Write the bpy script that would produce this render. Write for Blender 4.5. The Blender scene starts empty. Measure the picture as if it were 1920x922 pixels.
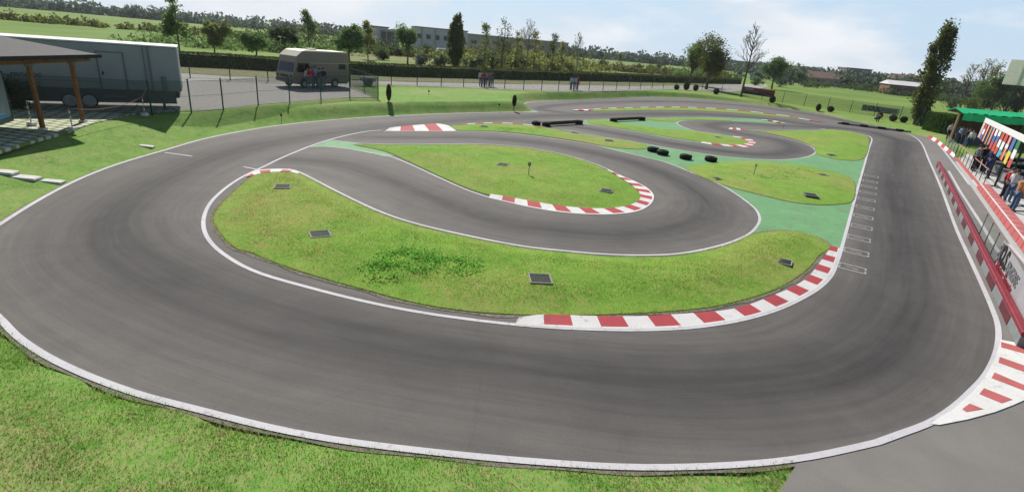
import bpy, math, random
import numpy as np
from mathutils import Vector, Matrix
from mathutils.geometry import delaunay_2d_cdt

random.seed(7); RNG = np.random.default_rng(11)
SC = bpy.context.scene
COL = SC.collection
R = math.radians

# ------------------------------------------------------------------ camera
F, CX, CY, CAMH = 990.0, 960.0, 461.0, 5.6
PITCH, ROLL = R(20.85), R(5.14)
fw = Vector((0, math.cos(PITCH), -math.sin(PITCH)))
x0 = Vector((1, 0, 0)); u0 = Vector((0, math.sin(PITCH), math.cos(PITCH)))
rt = x0 * math.cos(ROLL) + u0 * math.sin(ROLL)
up = -x0 * math.sin(ROLL) + u0 * math.cos(ROLL)
cam_data = bpy.data.cameras.new('camera'); cam = bpy.data.objects.new('camera', cam_data); COL.objects.link(cam)
cam.matrix_world = Matrix(((rt.x, up.x, -fw.x, 0), (rt.y, up.y, -fw.y, 0), (rt.z, up.z, -fw.z, CAMH), (0, 0, 0, 1)))
cam_data.sensor_width = 36; cam_data.lens = 36 * F / 1920; cam_data.clip_end = 6000; cam_data.clip_start = 0.1
SC.camera = cam

# ------------------------------------------------------------------ light, sky, exposure
SUN_EL, SUN_AZ = R(42), R(-20)          # azimuth from +Y towards +X
S = Vector((math.sin(SUN_AZ) * math.cos(SUN_EL), math.cos(SUN_AZ) * math.cos(SUN_EL), math.sin(SUN_EL)))
ld = bpy.data.lights.new('sun', 'SUN'); ld.energy = 4.7; ld.angle = R(0.55); ld.color = (1.0, 0.95, 0.87)
sun = bpy.data.objects.new('sun', ld); COL.objects.link(sun); sun.rotation_euler = S.to_track_quat('Z', 'Y').to_euler()
W = bpy.data.worlds.new('World'); SC.world = W; W.use_nodes = True
nt = W.node_tree; nt.nodes.clear()
def wn(t, **k):
    n = nt.nodes.new(t)
    for a, b in k.items(): setattr(n, a, b)
    return n
sky = wn('ShaderNodeTexSky', sky_type='NISHITA', sun_disc=False, sun_elevation=SUN_EL, sun_rotation=SUN_AZ % (2 * math.pi), air_density=1.0, dust_density=0.6, ozone_density=1.6)
tc = wn('ShaderNodeTexCoord'); mp = wn('ShaderNodeMapping'); mp.inputs['Scale'].default_value = (1.0, 1.0, 3.4)
nz = wn('ShaderNodeTexNoise'); nz.inputs['Scale'].default_value = 2.6; nz.inputs['Detail'].default_value = 7; nz.inputs['Roughness'].default_value = 0.58
rp = wn('ShaderNodeValToRGB'); rp.color_ramp.elements[0].position = 0.44; rp.color_ramp.elements[1].position = 0.60
nz2 = wn('ShaderNodeTexNoise'); nz2.inputs['Scale'].default_value = 5.5; nz2.inputs['Detail'].default_value = 6
cc = wn('ShaderNodeMixRGB'); cc.inputs[1].default_value = (8.8, 9.5, 10.5, 1); cc.inputs[2].default_value = (14.0, 14.3, 14.7, 1)
mx = wn('ShaderNodeMixRGB'); bg = wn('ShaderNodeBackground'); bg.inputs['Strength'].default_value = 0.06
hz = wn('ShaderNodeMixRGB'); hz.inputs[0].default_value = 0.62; hz.inputs[2].default_value = (8.5, 10.9, 13.6, 1)
wo = wn('ShaderNodeOutputWorld')
L = nt.links.new
L(tc.outputs['Generated'], mp.inputs[0]); L(mp.outputs[0], nz.inputs['Vector']); L(mp.outputs[0], nz2.inputs['Vector'])
L(nz.outputs['Fac'], rp.inputs[0]); L(nz2.outputs['Fac'], cc.inputs[0]); L(sky.outputs[0], hz.inputs[1])
sx_ = wn('ShaderNodeSeparateXYZ'); el = wn('ShaderNodeMapRange'); el.interpolation_type = 'SMOOTHSTEP'
for k_, v_ in ((1, 0.12), (2, 0.38), (3, 1.0), (4, 0.06)): el.inputs[k_].default_value = v_
m1 = wn('ShaderNodeMath', operation='MULTIPLY'); m1.inputs[1].default_value = 0.8; m2 = wn('ShaderNodeMath', operation='MULTIPLY')
L(tc.outputs['Generated'], sx_.inputs[0]); az = wn('ShaderNodeMapRange'); az.interpolation_type = 'SMOOTHSTEP'
for k_, v_ in ((1, -0.35), (2, 0.45), (3, 0.22), (4, 1.0)): az.inputs[k_].default_value = v_
ea = wn('ShaderNodeMath', operation='MULTIPLY')
L(sx_.outputs[2], el.inputs[0]); L(sx_.outputs[1], az.inputs[0]); L(el.outputs[0], ea.inputs[0]); L(az.outputs[0], ea.inputs[1]); L(ea.outputs[0], m1.inputs[0]); L(m1.outputs[0], hz.inputs[0]); L(ea.outputs[0], m2.inputs[0]); L(rp.outputs[0], m2.inputs[1]); L(m2.outputs[0], mx.inputs[0]); L(hz.outputs[0], mx.inputs[1]); L(cc.outputs[0], mx.inputs[2]); L(mx.outputs[0], bg.inputs[0]); L(bg.outputs[0], wo.inputs[0])
SC.view_settings.view_transform = 'Standard'; SC.view_settings.look = 'None'; SC.view_settings.exposure = 0.28; SC.view_settings.gamma = 1
SC.view_settings.use_curve_mapping = False

# ------------------------------------------------------------------ geometry of the view: a pixel of the survey photo to a point of the site
def px_of(p):
    q = Vector(p) - Vector((0, 0, CAMH)); return CX + F * q.dot(rt) / q.dot(fw)
def at(px, py, z=0.0):
    d = fw + rt * ((px - CX) / F) - up * ((py - CY) / F)
    t = (z - CAMH) / d.z
    return Vector((d.x * t, d.y * t, z))

# ------------------------------------------------------------------ materials
def material(name):
    m = bpy.data.materials.new(name); m.use_nodes = True
    return m, m.node_tree, m.node_tree.nodes['Principled BSDF']
def plain(name, c, rough=0.7, metal=0.0, var=0.12, scale=6.0, bump=0.0, spec=0.3):
    m, t, b = material(name)
    n = t.nodes.new('ShaderNodeTexNoise'); n.inputs['Scale'].default_value = scale; n.inputs['Detail'].default_value = 6; n.inputs['Roughness'].default_value = 0.65
    co = t.nodes.new('ShaderNodeTexCoord'); t.links.new(co.outputs['Object'], n.inputs['Vector'])
    r = t.nodes.new('ShaderNodeValToRGB'); r.color_ramp.elements[0].position = 0.3; r.color_ramp.elements[1].position = 0.7
    r.color_ramp.elements[0].color = (*[max(0, v * (1 - var)) for v in c], 1); r.color_ramp.elements[1].color = (*[min(1, v * (1 + var)) for v in c], 1)
    t.links.new(n.outputs['Fac'], r.inputs[0]); t.links.new(r.outputs[0], b.inputs['Base Color'])
    b.inputs['Roughness'].default_value = rough; b.inputs['Metallic'].default_value = metal; b.inputs['Specular IOR Level'].default_value = spec
    if bump:
        bm_ = t.nodes.new('ShaderNodeBump'); bm_.inputs['Strength'].default_value = bump; bm_.inputs['Distance'].default_value = 0.02
        t.links.new(n.outputs['Fac'], bm_.inputs['Height']); t.links.new(bm_.outputs[0], b.inputs['Normal'])
    return m
def noise(t, scale, detail=5, rough=0.6, coord=None, dist=0.0):
    n = t.nodes.new('ShaderNodeTexNoise'); n.inputs['Scale'].default_value = scale; n.inputs['Detail'].default_value = detail
    n.inputs['Roughness'].default_value = rough; n.inputs['Distortion'].default_value = dist
    if coord: t.links.new(coord, n.inputs['Vector'])
    return n.outputs['Fac']
def ramp(t, fac, stops):
    r = t.nodes.new('ShaderNodeValToRGB'); e = r.color_ramp.elements
    while len(e) < len(stops): e.new(0.5)
    for i, (p, c) in enumerate(stops): e[i].position = p; e[i].color = (*c, 1)
    t.links.new(fac, r.inputs[0]); return r.outputs[0]
def mix(t, fac, a, b, mode='MIX'):
    m = t.nodes.new('ShaderNodeMixRGB'); m.blend_type = mode
    for i, v in ((0, fac), (1, a), (2, b)):
        if hasattr(v, 'links'): t.links.new(v, m.inputs[i])
        elif i == 0: m.inputs[0].default_value = v
        else: m.inputs[i].default_value = (*v, 1)
    return m.outputs[0]
def geo_pos(t):
    return t.nodes.new('ShaderNodeNewGeometry').outputs['Position']

def grass_mat(name, lo, mid, hi, dry, dry_at=0.62, fine=38, field=None):
    m, t, b = material(name); p = geo_pos(t)
    big = noise(t, 0.16, 4, 0.6, p); med = noise(t, 1.1, 6, 0.7, p, 0.6); fin = noise(t, fine, 4, 0.75, p); clump = noise(t, 6.0, 5, 0.7, p, 1.0)
    base = ramp(t, med, [(0.28, lo), (0.5, mid), (0.72, hi)])
    base = mix(t, ramp(t, clump, [(0.35, (0, 0, 0)), (0.7, (0.62, 0.62, 0.62))]), base, hi)
    dr = mix(t, 0.5, big, clump)
    base = mix(t, ramp(t, dr, [(dry_at - 0.09, (0, 0, 0)), (dry_at + 0.07, (0.75, 0.75, 0.75))]), base, dry)
    if field:
        dn = t.nodes.new('ShaderNodeVectorMath'); dn.operation = 'DISTANCE'; dn.inputs[1].default_value = (6, 36, 0); t.links.new(p, dn.inputs[0])
        mr = t.nodes.new('ShaderNodeMapRange'); mr.inputs[1].default_value = 54; mr.inputs[2].default_value = 66; t.links.new(dn.outputs['Value'], mr.inputs[0])
        fv = noise(t, 0.035, 5, 0.65, p); base = mix(t, mr.outputs[0], base, ramp(t, fv, [(0.35, field[0]), (0.62, field[1])]))
    base = mix(t, 0.55, base, ramp(t, fin, [(0.3, (0.42, 0.42, 0.42)), (0.68, (1.45, 1.45, 1.45))]), 'MULTIPLY')
    t.links.new(base, b.inputs['Base Color']); b.inputs['Roughness'].default_value = 0.9; b.inputs['Specular IOR Level'].default_value = 0.08
    bp = t.nodes.new('ShaderNodeBump'); bp.inputs['Strength'].default_value = 0.55; bp.inputs['Distance'].default_value = 0.03
    t.links.new(mix(t, 0.5, fin, clump), bp.inputs['Height']); t.links.new(bp.outputs[0], b.inputs['Normal'])
    return m
M = {}
M['grass'] = grass_mat('meadow_grass', (0.07, 0.185, 0.026), (0.14, 0.285, 0.05), (0.225, 0.34, 0.082), (0.36, 0.30, 0.155), 0.57, 38, ((0.115, 0.20, 0.04), (0.19, 0.275, 0.06)))
M['island'] = grass_mat('mown_grass', (0.08, 0.21, 0.026), (0.155, 0.305, 0.04), (0.235, 0.37, 0.065), (0.37, 0.28, 0.12), 0.565)
M['olive_meadow'] = grass_mat('olive_meadow', (0.10, 0.13, 0.035), (0.16, 0.185, 0.055), (0.21, 0.23, 0.08), (0.27, 0.215, 0.12), 0.56, 9)
def asphalt_mat(name, c, rubber=True, dark=0.55):
    m, t, b = material(name); p = geo_pos(t)
    fin = noise(t, 70, 3, 0.8, p); med = noise(t, 0.9, 6, 0.65, p, 0.5); big = noise(t, 0.13, 4, 0.6, p)
    col = mix(t, ramp(t, big, [(0.3, (0, 0, 0)), (0.7, (1, 1, 1))]), [v * 0.9 for v in c], [v * 1.1 for v in c])
    col = mix(t, 1.0, col, ramp(t, med, [(0.3, (0.9, 0.9, 0.9)), (0.7, (1.1, 1.09, 1.08))]), 'MULTIPLY')
    col = mix(t, 0.8, col, ramp(t, fin, [(0.3, (0.72, 0.72, 0.72)), (0.7, (1.28, 1.28, 1.28))]), 'MULTIPLY')
    if rubber:
        a = t.nodes.new('ShaderNodeAttribute'); a.attribute_name = 'rubber'; uvn = t.nodes.new('ShaderNodeAttribute'); uvn.attribute_name = 'lane'
        mpn = t.nodes.new('ShaderNodeMapping'); mpn.inputs['Scale'].default_value = (0.10, 1.5, 1.0); t.links.new(uvn.outputs['Vector'], mpn.inputs[0])
        mp2 = t.nodes.new('ShaderNodeMapping'); mp2.inputs['Scale'].default_value = (0.22, 6.0, 1.0); t.links.new(uvn.outputs['Vector'], mp2.inputs[0])
        st = noise(t, 1.0, 5, 0.6, mpn.outputs[0]); s2 = noise(t, 1.0, 4, 0.65, mp2.outputs[0])
        fac = t.nodes.new('ShaderNodeMath'); fac.operation = 'MULTIPLY_ADD'; fac.inputs[1].default_value = 0.6; t.links.new(st, fac.inputs[0]); t.links.new(a.outputs['Fac'], fac.inputs[2])
        col = mix(t, 1.0, col, ramp(t, fac.outputs[0], [(0.18, (1.30, 1.26, 1.20)), (0.48, (0.94, 0.93, 0.92)), (0.9, (0.57, 0.57, 0.575)), (1.25, (0.42, 0.42, 0.43))]), 'MULTIPLY')
        col = mix(t, 1.0, col, ramp(t, s2, [(0.32, (0.88, 0.88, 0.88)), (0.68, (1.11, 1.10, 1.09))]), 'MULTIPLY')
        crk = t.nodes.new('ShaderNodeTexVoronoi'); crk.feature = 'DISTANCE_TO_EDGE'; crk.inputs['Scale'].default_value = 0.33; wp = noise(t, 1.2, 5, 0.7, p, 1.5)
        va = t.nodes.new('ShaderNodeVectorMath'); va.operation = 'ADD'; t.links.new(p, va.inputs[0]); t.links.new(wp, va.inputs[1]); t.links.new(va.outputs[0], crk.inputs['Vector'])
        col = mix(t, 0.14, col, ramp(t, crk.outputs['Distance'], [(0.0, (0.35, 0.35, 0.35)), (0.006, (1, 1, 1))]), 'MULTIPLY')
    t.links.new(col, b.inputs['Base Color']); b.inputs['Roughness'].default_value = 0.82; b.inputs['Specular IOR Level'].default_value = 0.22
    bp = t.nodes.new('ShaderNodeBump'); bp.inputs['Strength'].default_value = 0.25; bp.inputs['Distance'].default_value = 0.008
    t.links.new(fin, bp.inputs['Height']); t.links.new(bp.outputs[0], b.inputs['Normal'])
    return m
M['asphalt'] = asphalt_mat('race_asphalt', (0.124, 0.118, 0.113))
M['apron'] = asphalt_mat('worn_asphalt', (0.19, 0.182, 0.17), False)
def worn(name, c, under, amount=0.45, dirt=0.75, scale=2.2, rough=0.75):
    m, t, b = material(name); p = geo_pos(t)
    n1 = noise(t, scale, 7, 0.72, p, 0.8); n2 = noise(t, 0.45, 4, 0.6, p); n3 = noise(t, 42, 3, 0.8, p)
    col = mix(t, ramp(t, n2, [(0.3, (0, 0, 0)), (0.7, (1, 1, 1))]), [v * 0.9 for v in c], [min(1, v * 1.12) for v in c])
    col = mix(t, ramp(t, n1, [(0.30, (dirt, dirt, dirt)), (amount, (0, 0, 0))]), col, under)
    col = mix(t, 0.5, col, ramp(t, n3, [(0.3, (0.75, 0.75, 0.75)), (0.68, (1.2, 1.2, 1.2))]), 'MULTIPLY')
    t.links.new(col, b.inputs['Base Color']); b.inputs['Roughness'].default_value = rough; b.inputs['Specular IOR Level'].default_value = 0.2
    return m
M['green'] = worn('green_paint', (0.14, 0.325, 0.14), (0.14, 0.19, 0.13), 0.54, 0.7)
M['line'] = worn('road_paint', (0.52, 0.51, 0.53), (0.24, 0.23, 0.22), 0.44, 0.7, 5.0)
M['faded'] = worn('worn_paint', (0.38, 0.37, 0.36), (0.2, 0.19, 0.18), 0.5, 0.8, 6.0)
M['kwhite'] = worn('kerb_white', (0.66, 0.65, 0.63), (0.22, 0.21, 0.2), 0.44, 0.75, 4.5)
M['kred'] = worn('kerb_red', (0.42, 0.06, 0.07), (0.16, 0.07, 0.065), 0.46, 0.75, 4.5)
M['pink'] = worn('tile_red', (0.48, 0.125, 0.12), (0.30, 0.10, 0.085), 0.52, 0.8, 3.0, 0.6)
M['soil'] = plain('bare_soil', (0.175, 0.155, 0.125), 0.95, var=0.5, scale=9, bump=0.5)
M['gravel'] = plain('pale_gravel', (0.33, 0.315, 0.29), 0.95, var=0.22, scale=9, bump=0.4)
M['verge'] = plain('dry_verge', (0.15, 0.155, 0.06), 0.95, var=0.3, scale=2)
M['concrete'] = plain('light_concrete', (0.50, 0.49, 0.46), 0.85, var=0.12, scale=2)
M['gutter'] = plain('pale_gutter', (0.40, 0.43, 0.42), 0.8, var=0.12, scale=3)
M['stone'] = plain('pale_stone', (0.55, 0.54, 0.50), 0.85, var=0.15, scale=7)
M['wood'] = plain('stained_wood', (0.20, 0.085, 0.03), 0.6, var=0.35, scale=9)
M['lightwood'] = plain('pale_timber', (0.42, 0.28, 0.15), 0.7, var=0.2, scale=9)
M['roofgrey'] = plain('grey_roofing', (0.085, 0.083, 0.082), 0.85, var=0.2, scale=4)
M['black'] = plain('black_plastic', (0.012, 0.012, 0.013), 0.55, var=0.3, scale=8)
M['rubber'] = plain('tyre_rubber', (0.014, 0.013, 0.013), 0.8, var=0.4, scale=12)
M['plank'] = plain('dark_plank', (0.06, 0.042, 0.03), 0.8, var=0.4, scale=6)
M['greyplank'] = plain('grey_plank', (0.17, 0.16, 0.155), 0.85, var=0.2, scale=6)
M['steel'] = plain('grey_steel', (0.30, 0.30, 0.30), 0.45, 0.6, var=0.1)
M['darksteel'] = plain('dark_steel', (0.035, 0.036, 0.036), 0.5, 0.3, var=0.2)
M['grate'] = plain('iron_grate', (0.028, 0.032, 0.04), 0.75, 0.0, var=0.3, scale=20, spec=0.15)
M['postgreen'] = plain('green_post', (0.018, 0.085, 0.05), 0.5, var=0.2)
M['postdark'] = plain('dark_post', (0.03, 0.038, 0.034), 0.6, var=0.2)
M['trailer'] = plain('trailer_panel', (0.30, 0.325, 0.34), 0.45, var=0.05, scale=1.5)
M['trailertrim'] = plain('trailer_trim', (0.17, 0.175, 0.20), 0.5, var=0.08)
M['skirt'] = plain('trailer_skirt', (0.10, 0.10, 0.105), 0.6, var=0.12)
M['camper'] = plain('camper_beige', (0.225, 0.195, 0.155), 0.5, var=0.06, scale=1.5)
M['camperroof'] = plain('camper_cream', (0.74, 0.68, 0.52), 0.45, var=0.05)
M['glass'] = plain('dark_glass', (0.012, 0.013, 0.016), 0.12, var=0.1, spec=0.6)
M['lamp'] = plain('amber_lamp', (0.45, 0.16, 0.03), 0.3, var=0.1)
M['hub'] = plain('wheel_hub', (0.52, 0.54, 0.57), 0.5, 0.0, var=0.1)
M['white'] = plain('white_paint', (0.72, 0.72, 0.71), 0.6, var=0.06, scale=2)
M['offwhite'] = plain('pale_wall', (0.60, 0.59, 0.60), 0.8, var=0.1, scale=0.4)
M['lavwall'] = plain('bluish_wall', (0.50, 0.51, 0.58), 0.8, var=0.1, scale=0.3)
M['palegrey'] = plain('pale_grey_wall', (0.40, 0.39, 0.385), 0.9, var=0.2, scale=0.15)
M['brick'] = plain('brick_wall', (0.22, 0.10, 0.07), 0.9, var=0.15, scale=0.6)
M['tile'] = plain('roof_tile', (0.20, 0.12, 0.10), 0.9, var=0.2, scale=0.8)
M['greywall'] = plain('grey_wall', (0.30, 0.29, 0.28), 0.9, var=0.14, scale=0.2)
M['railred'] = plain('rail_red', (0.22, 0.022, 0.035), 0.55, var=0.25, scale=4)
M['blockred'] = plain('block_red', (0.10, 0.018, 0.025), 0.7, var=0.3, scale=5)
M['blockwhite'] = plain('block_white', (0.20, 0.215, 0.22), 0.7, var=0.12, scale=4)
M['roofgreen'] = plain('green_roofing', (0.02, 0.60, 0.25), 0.6, var=0.16, scale=1.2)
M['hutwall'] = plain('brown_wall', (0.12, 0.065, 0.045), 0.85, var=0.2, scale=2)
M['hutbase'] = plain('grey_base', (0.13, 0.13, 0.13), 0.85, var=0.15, scale=3)
M['navy'] = plain('navy_cloth', (0.015, 0.02, 0.09), 0.8, var=0.2)
M['bannerred'] = plain('banner_red', (0.33, 0.012, 0.02), 0.7, var=0.15)
M['bannergrey'] = plain('banner_grey', (0.34, 0.33, 0.35), 0.75, var=0.12, scale=2)
M['textblack'] = plain('black_print', (0.012, 0.012, 0.014), 0.7)
M['textwhite'] = plain('white_print', (0.62, 0.62, 0.64), 0.7)
M['textgrey'] = plain('grey_print', (0.14, 0.14, 0.15), 0.7)
M['textred'] = plain('red_print', (0.26, 0.015, 0.03), 0.7)
M['tapered'] = plain('tape_red', (0.36, 0.16, 0.13), 0.7, var=0.2)
M['teal'] = plain('teal_frame', (0.014, 0.055, 0.05), 0.5)
M['panelgrey'] = plain('panel_grey', (0.22, 0.27, 0.29), 0.4, var=0.05)
M['bluesign'] = plain('blue_sign', (0.04, 0.22, 0.45), 0.5, var=0.05)
M['carred'] = plain('car_red', (0.30, 0.03, 0.035), 0.4, var=0.1)
M['benchgrey'] = plain('bench_grey', (0.14, 0.15, 0.145), 0.6, var=0.12)
for k, c in dict(red=(0.52, 0.085, 0.06), wht=(0.72, 0.72, 0.74), blu=(0.08, 0.15, 0.38), nvy=(0.03, 0.05, 0.16), org=(0.66, 0.30, 0.04), cyn=(0.06, 0.38, 0.58), grn=(0.03, 0.2, 0.08), blk=(0.015, 0.015, 0.02), yel=(0.68, 0.50, 0.05)).items():
    M['flag_' + k] = plain('flag_cloth_' + {'red': 'red', 'wht': 'white', 'blu': 'blue', 'nvy': 'navy', 'org': 'orange', 'cyn': 'cyan', 'grn': 'green', 'blk': 'black', 'yel': 'yellow'}[k], c, 0.8, var=0.06)
def cloth(name, c): 
    if name not in M: M[name] = plain(name, c, 0.85, var=0.15, scale=10)
    return M[name]
M['skin'] = plain('skin', (0.42, 0.24, 0.17), 0.6, var=0.08, scale=12)
M['hair_dark'] = plain('dark_hair', (0.02, 0.014, 0.01), 0.7)
M['hair_brown'] = plain('brown_hair', (0.07, 0.04, 0.02), 0.7)

def leaf_mat(name, c, trans=0.55, var=0.45, scale=0.7, dry=None):
    m = bpy.data.materials.new(name); m.use_nodes = True; t = m.node_tree; t.nodes.clear()
    p = geo_pos(t); oi = t.nodes.new('ShaderNodeObjectInfo')
    n1 = noise(t, scale, 4, 0.6, p); n2 = noise(t, 16.0, 3, 0.75, p)
    col = ramp(t, n1, [(0.3, [v * (1 - var) for v in c]), (0.7, [min(1, v * (1 + var)) for v in c])])
    col = mix(t, 0.7, col, ramp(t, n2, [(0.3, (0.6, 0.62, 0.6)), (0.7, (1.4, 1.38, 1.3))]), 'MULTIPLY')
    col = mix(t, 1.0, col, ramp(t, oi.outputs['Random'], [(0, (0.85, 0.88, 0.9)), (1, (1.15, 1.1, 1.0))]), 'MULTIPLY')
    if dry:
        dr = mix(t, 0.5, noise(t, 0.16, 4, 0.6, p), noise(t, 6.0, 5, 0.7, p, 1.0)); d2 = noise(t, 1.7, 5, 0.65, p, 0.8)
        col = mix(t, ramp(t, dr, [(dry[1] - 0.09, (0, 0, 0)), (dry[1] + 0.06, (0.9, 0.9, 0.9))]), col, dry[0]); col = mix(t, ramp(t, d2, [(0.52, (0, 0, 0)), (0.68, (0.55, 0.55, 0.55))]), col, [(v + w) * .5 for v, w in zip(dry[0], (0.3, 0.36, 0.06))])
    d = t.nodes.new('ShaderNodeBsdfDiffuse'); tr = t.nodes.new('ShaderNodeBsdfTranslucent'); ms = t.nodes.new('ShaderNodeMixShader'); o = t.nodes.new('ShaderNodeOutputMaterial')
    ms.inputs[0].default_value = trans
    t.links.new(col, d.inputs[0]); t.links.new(col, tr.inputs[0]); t.links.new(d.outputs[0], ms.inputs[1]); t.links.new(tr.outputs[0], ms.inputs[2]); t.links.new(ms.outputs[0], o.inputs[0])
    return m
M['leaf'] = leaf_mat('leaf_green', (0.15, 0.235, 0.085))
M['leaf_dark'] = leaf_mat('leaf_dark', (0.085, 0.12, 0.045))
M['leaf_olive'] = leaf_mat('leaf_olive', (0.125, 0.145, 0.04))
M['leaf_yellow'] = leaf_mat('leaf_yellow', (0.235, 0.26, 0.085))
M['leaf_blue'] = leaf_mat('leaf_bluish', (0.10, 0.14, 0.095))
M['leaf_brown'] = leaf_mat('leaf_brown', (0.10, 0.095, 0.045), 0.3)
M['leaf_hedge'] = leaf_mat('leaf_hedge', (0.065, 0.13, 0.03), 0.3)
M['leaf_long'] = leaf_mat('leaf_long_hedge', (0.12, 0.15, 0.04), 0.08)
M['weed'] = leaf_mat('weed_leaf', (0.21, 0.47, 0.09), 0.55, 0.3, 3)
M['blade'] = leaf_mat('grass_blade', (0.20, 0.345, 0.075), 0.55, 0.4, 1.1, ((0.40, 0.34, 0.16), 0.56))
M['blade_isl'] = leaf_mat('grass_blade_island', (0.20, 0.345, 0.055), 0.55, 0.4, 0.9, ((0.42, 0.33, 0.13), 0.555))
M['signsheet'] = leaf_mat('white_plastic_sheet', (0.78, 0.79, 0.79), 0.6, 0.04, 0.5)
M['bark'] = plain('bark', (0.11, 0.085, 0.065), 0.9, var=0.35, scale=6)
M['bark_pale'] = plain('pale_bark', (0.24, 0.22, 0.19), 0.9, var=0.3, scale=6)
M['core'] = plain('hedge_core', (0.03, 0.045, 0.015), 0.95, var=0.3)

def chain_mat(name, c, cover, s=0.07):
    m = bpy.data.materials.new(name); m.use_nodes = True; t = m.node_tree; t.nodes.clear()
    uv = t.nodes.new('ShaderNodeUVMap'); sp = t.nodes.new('ShaderNodeSeparateXYZ'); t.links.new(uv.outputs[0], sp.inputs[0])
    def mt(op, a, b=None):
        n = t.nodes.new('ShaderNodeMath'); n.operation = op
        for i, v in enumerate((a, b)):
            if v is None: continue
            if hasattr(v, 'links'): t.links.new(v, n.inputs[i])
            else: n.inputs[i].default_value = v
        return n.outputs[0]
    def wires(sign):
        k = mt('ADD', sp.outputs[0], sp.outputs[1]) if sign > 0 else mt('SUBTRACT', sp.outputs[0], sp.outputs[1])
        return mt('LESS_THAN', mt('FRACT', mt('DIVIDE', k, s)), cover)
    fac = mt('MAXIMUM', wires(1), wires(-1))
    d = t.nodes.new('ShaderNodeBsdfDiffuse'); d.inputs[0].default_value = (*c, 1); tr = t.nodes.new('ShaderNodeBsdfTransparent')
    ms = t.nodes.new('ShaderNodeMixShader'); o = t.nodes.new('ShaderNodeOutputMaterial')
    t.links.new(fac, ms.inputs[0]); t.links.new(tr.outputs[0], ms.inputs[1]); t.links.new(d.outputs[0], ms.inputs[2]); t.links.new(ms.outputs[0], o.inputs[0])
    return m
M['chain'] = chain_mat('chain_link_wire', (0.10, 0.125, 0.11), 0.24)
M['chainfar'] = chain_mat('chain_link_wire_green', (0.075, 0.09, 0.065), 0.13)
M['net'] = chain_mat('fine_net', (0.22, 0.24, 0.22), 0.2, 0.05)
def paver_mat():
    m, t, b = material('grass_paver'); p = geo_pos(t)
    br = t.nodes.new('ShaderNodeTexBrick'); br.inputs['Scale'].default_value = 1.0; br.offset = 0.5
    br.inputs['Brick Width'].default_value = 0.62; br.inputs['Row Height'].default_value = 0.42; br.inputs['Mortar Size'].default_value = 0.085; br.inputs['Mortar Smooth'].default_value = 0.15
    br.inputs['Color1'].default_value = (0.56, 0.55, 0.50, 1); br.inputs['Color2'].default_value = (0.50, 0.49, 0.44, 1); br.inputs['Mortar'].default_value = (0.16, 0.22, 0.05, 1)
    mp_ = t.nodes.new('ShaderNodeMapping'); mp_.inputs['Rotation'].default_value = (0, 0, R(12)); t.links.new(p, mp_.inputs[0]); t.links.new(mp_.outputs[0], br.inputs['Vector'])
    c = mix(t, 0.6, br.outputs['Color'], ramp(t, noise(t, 9, 5, 0.7, p), [(0.3, (0.65, 0.66, 0.62)), (0.7, (1.25, 1.25, 1.2))]), 'MULTIPLY')
    t.links.new(c, b.inputs['Base Color']); b.inputs['Roughness'].default_value = 0.9
    return m
M['paver'] = paver_mat()

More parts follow.
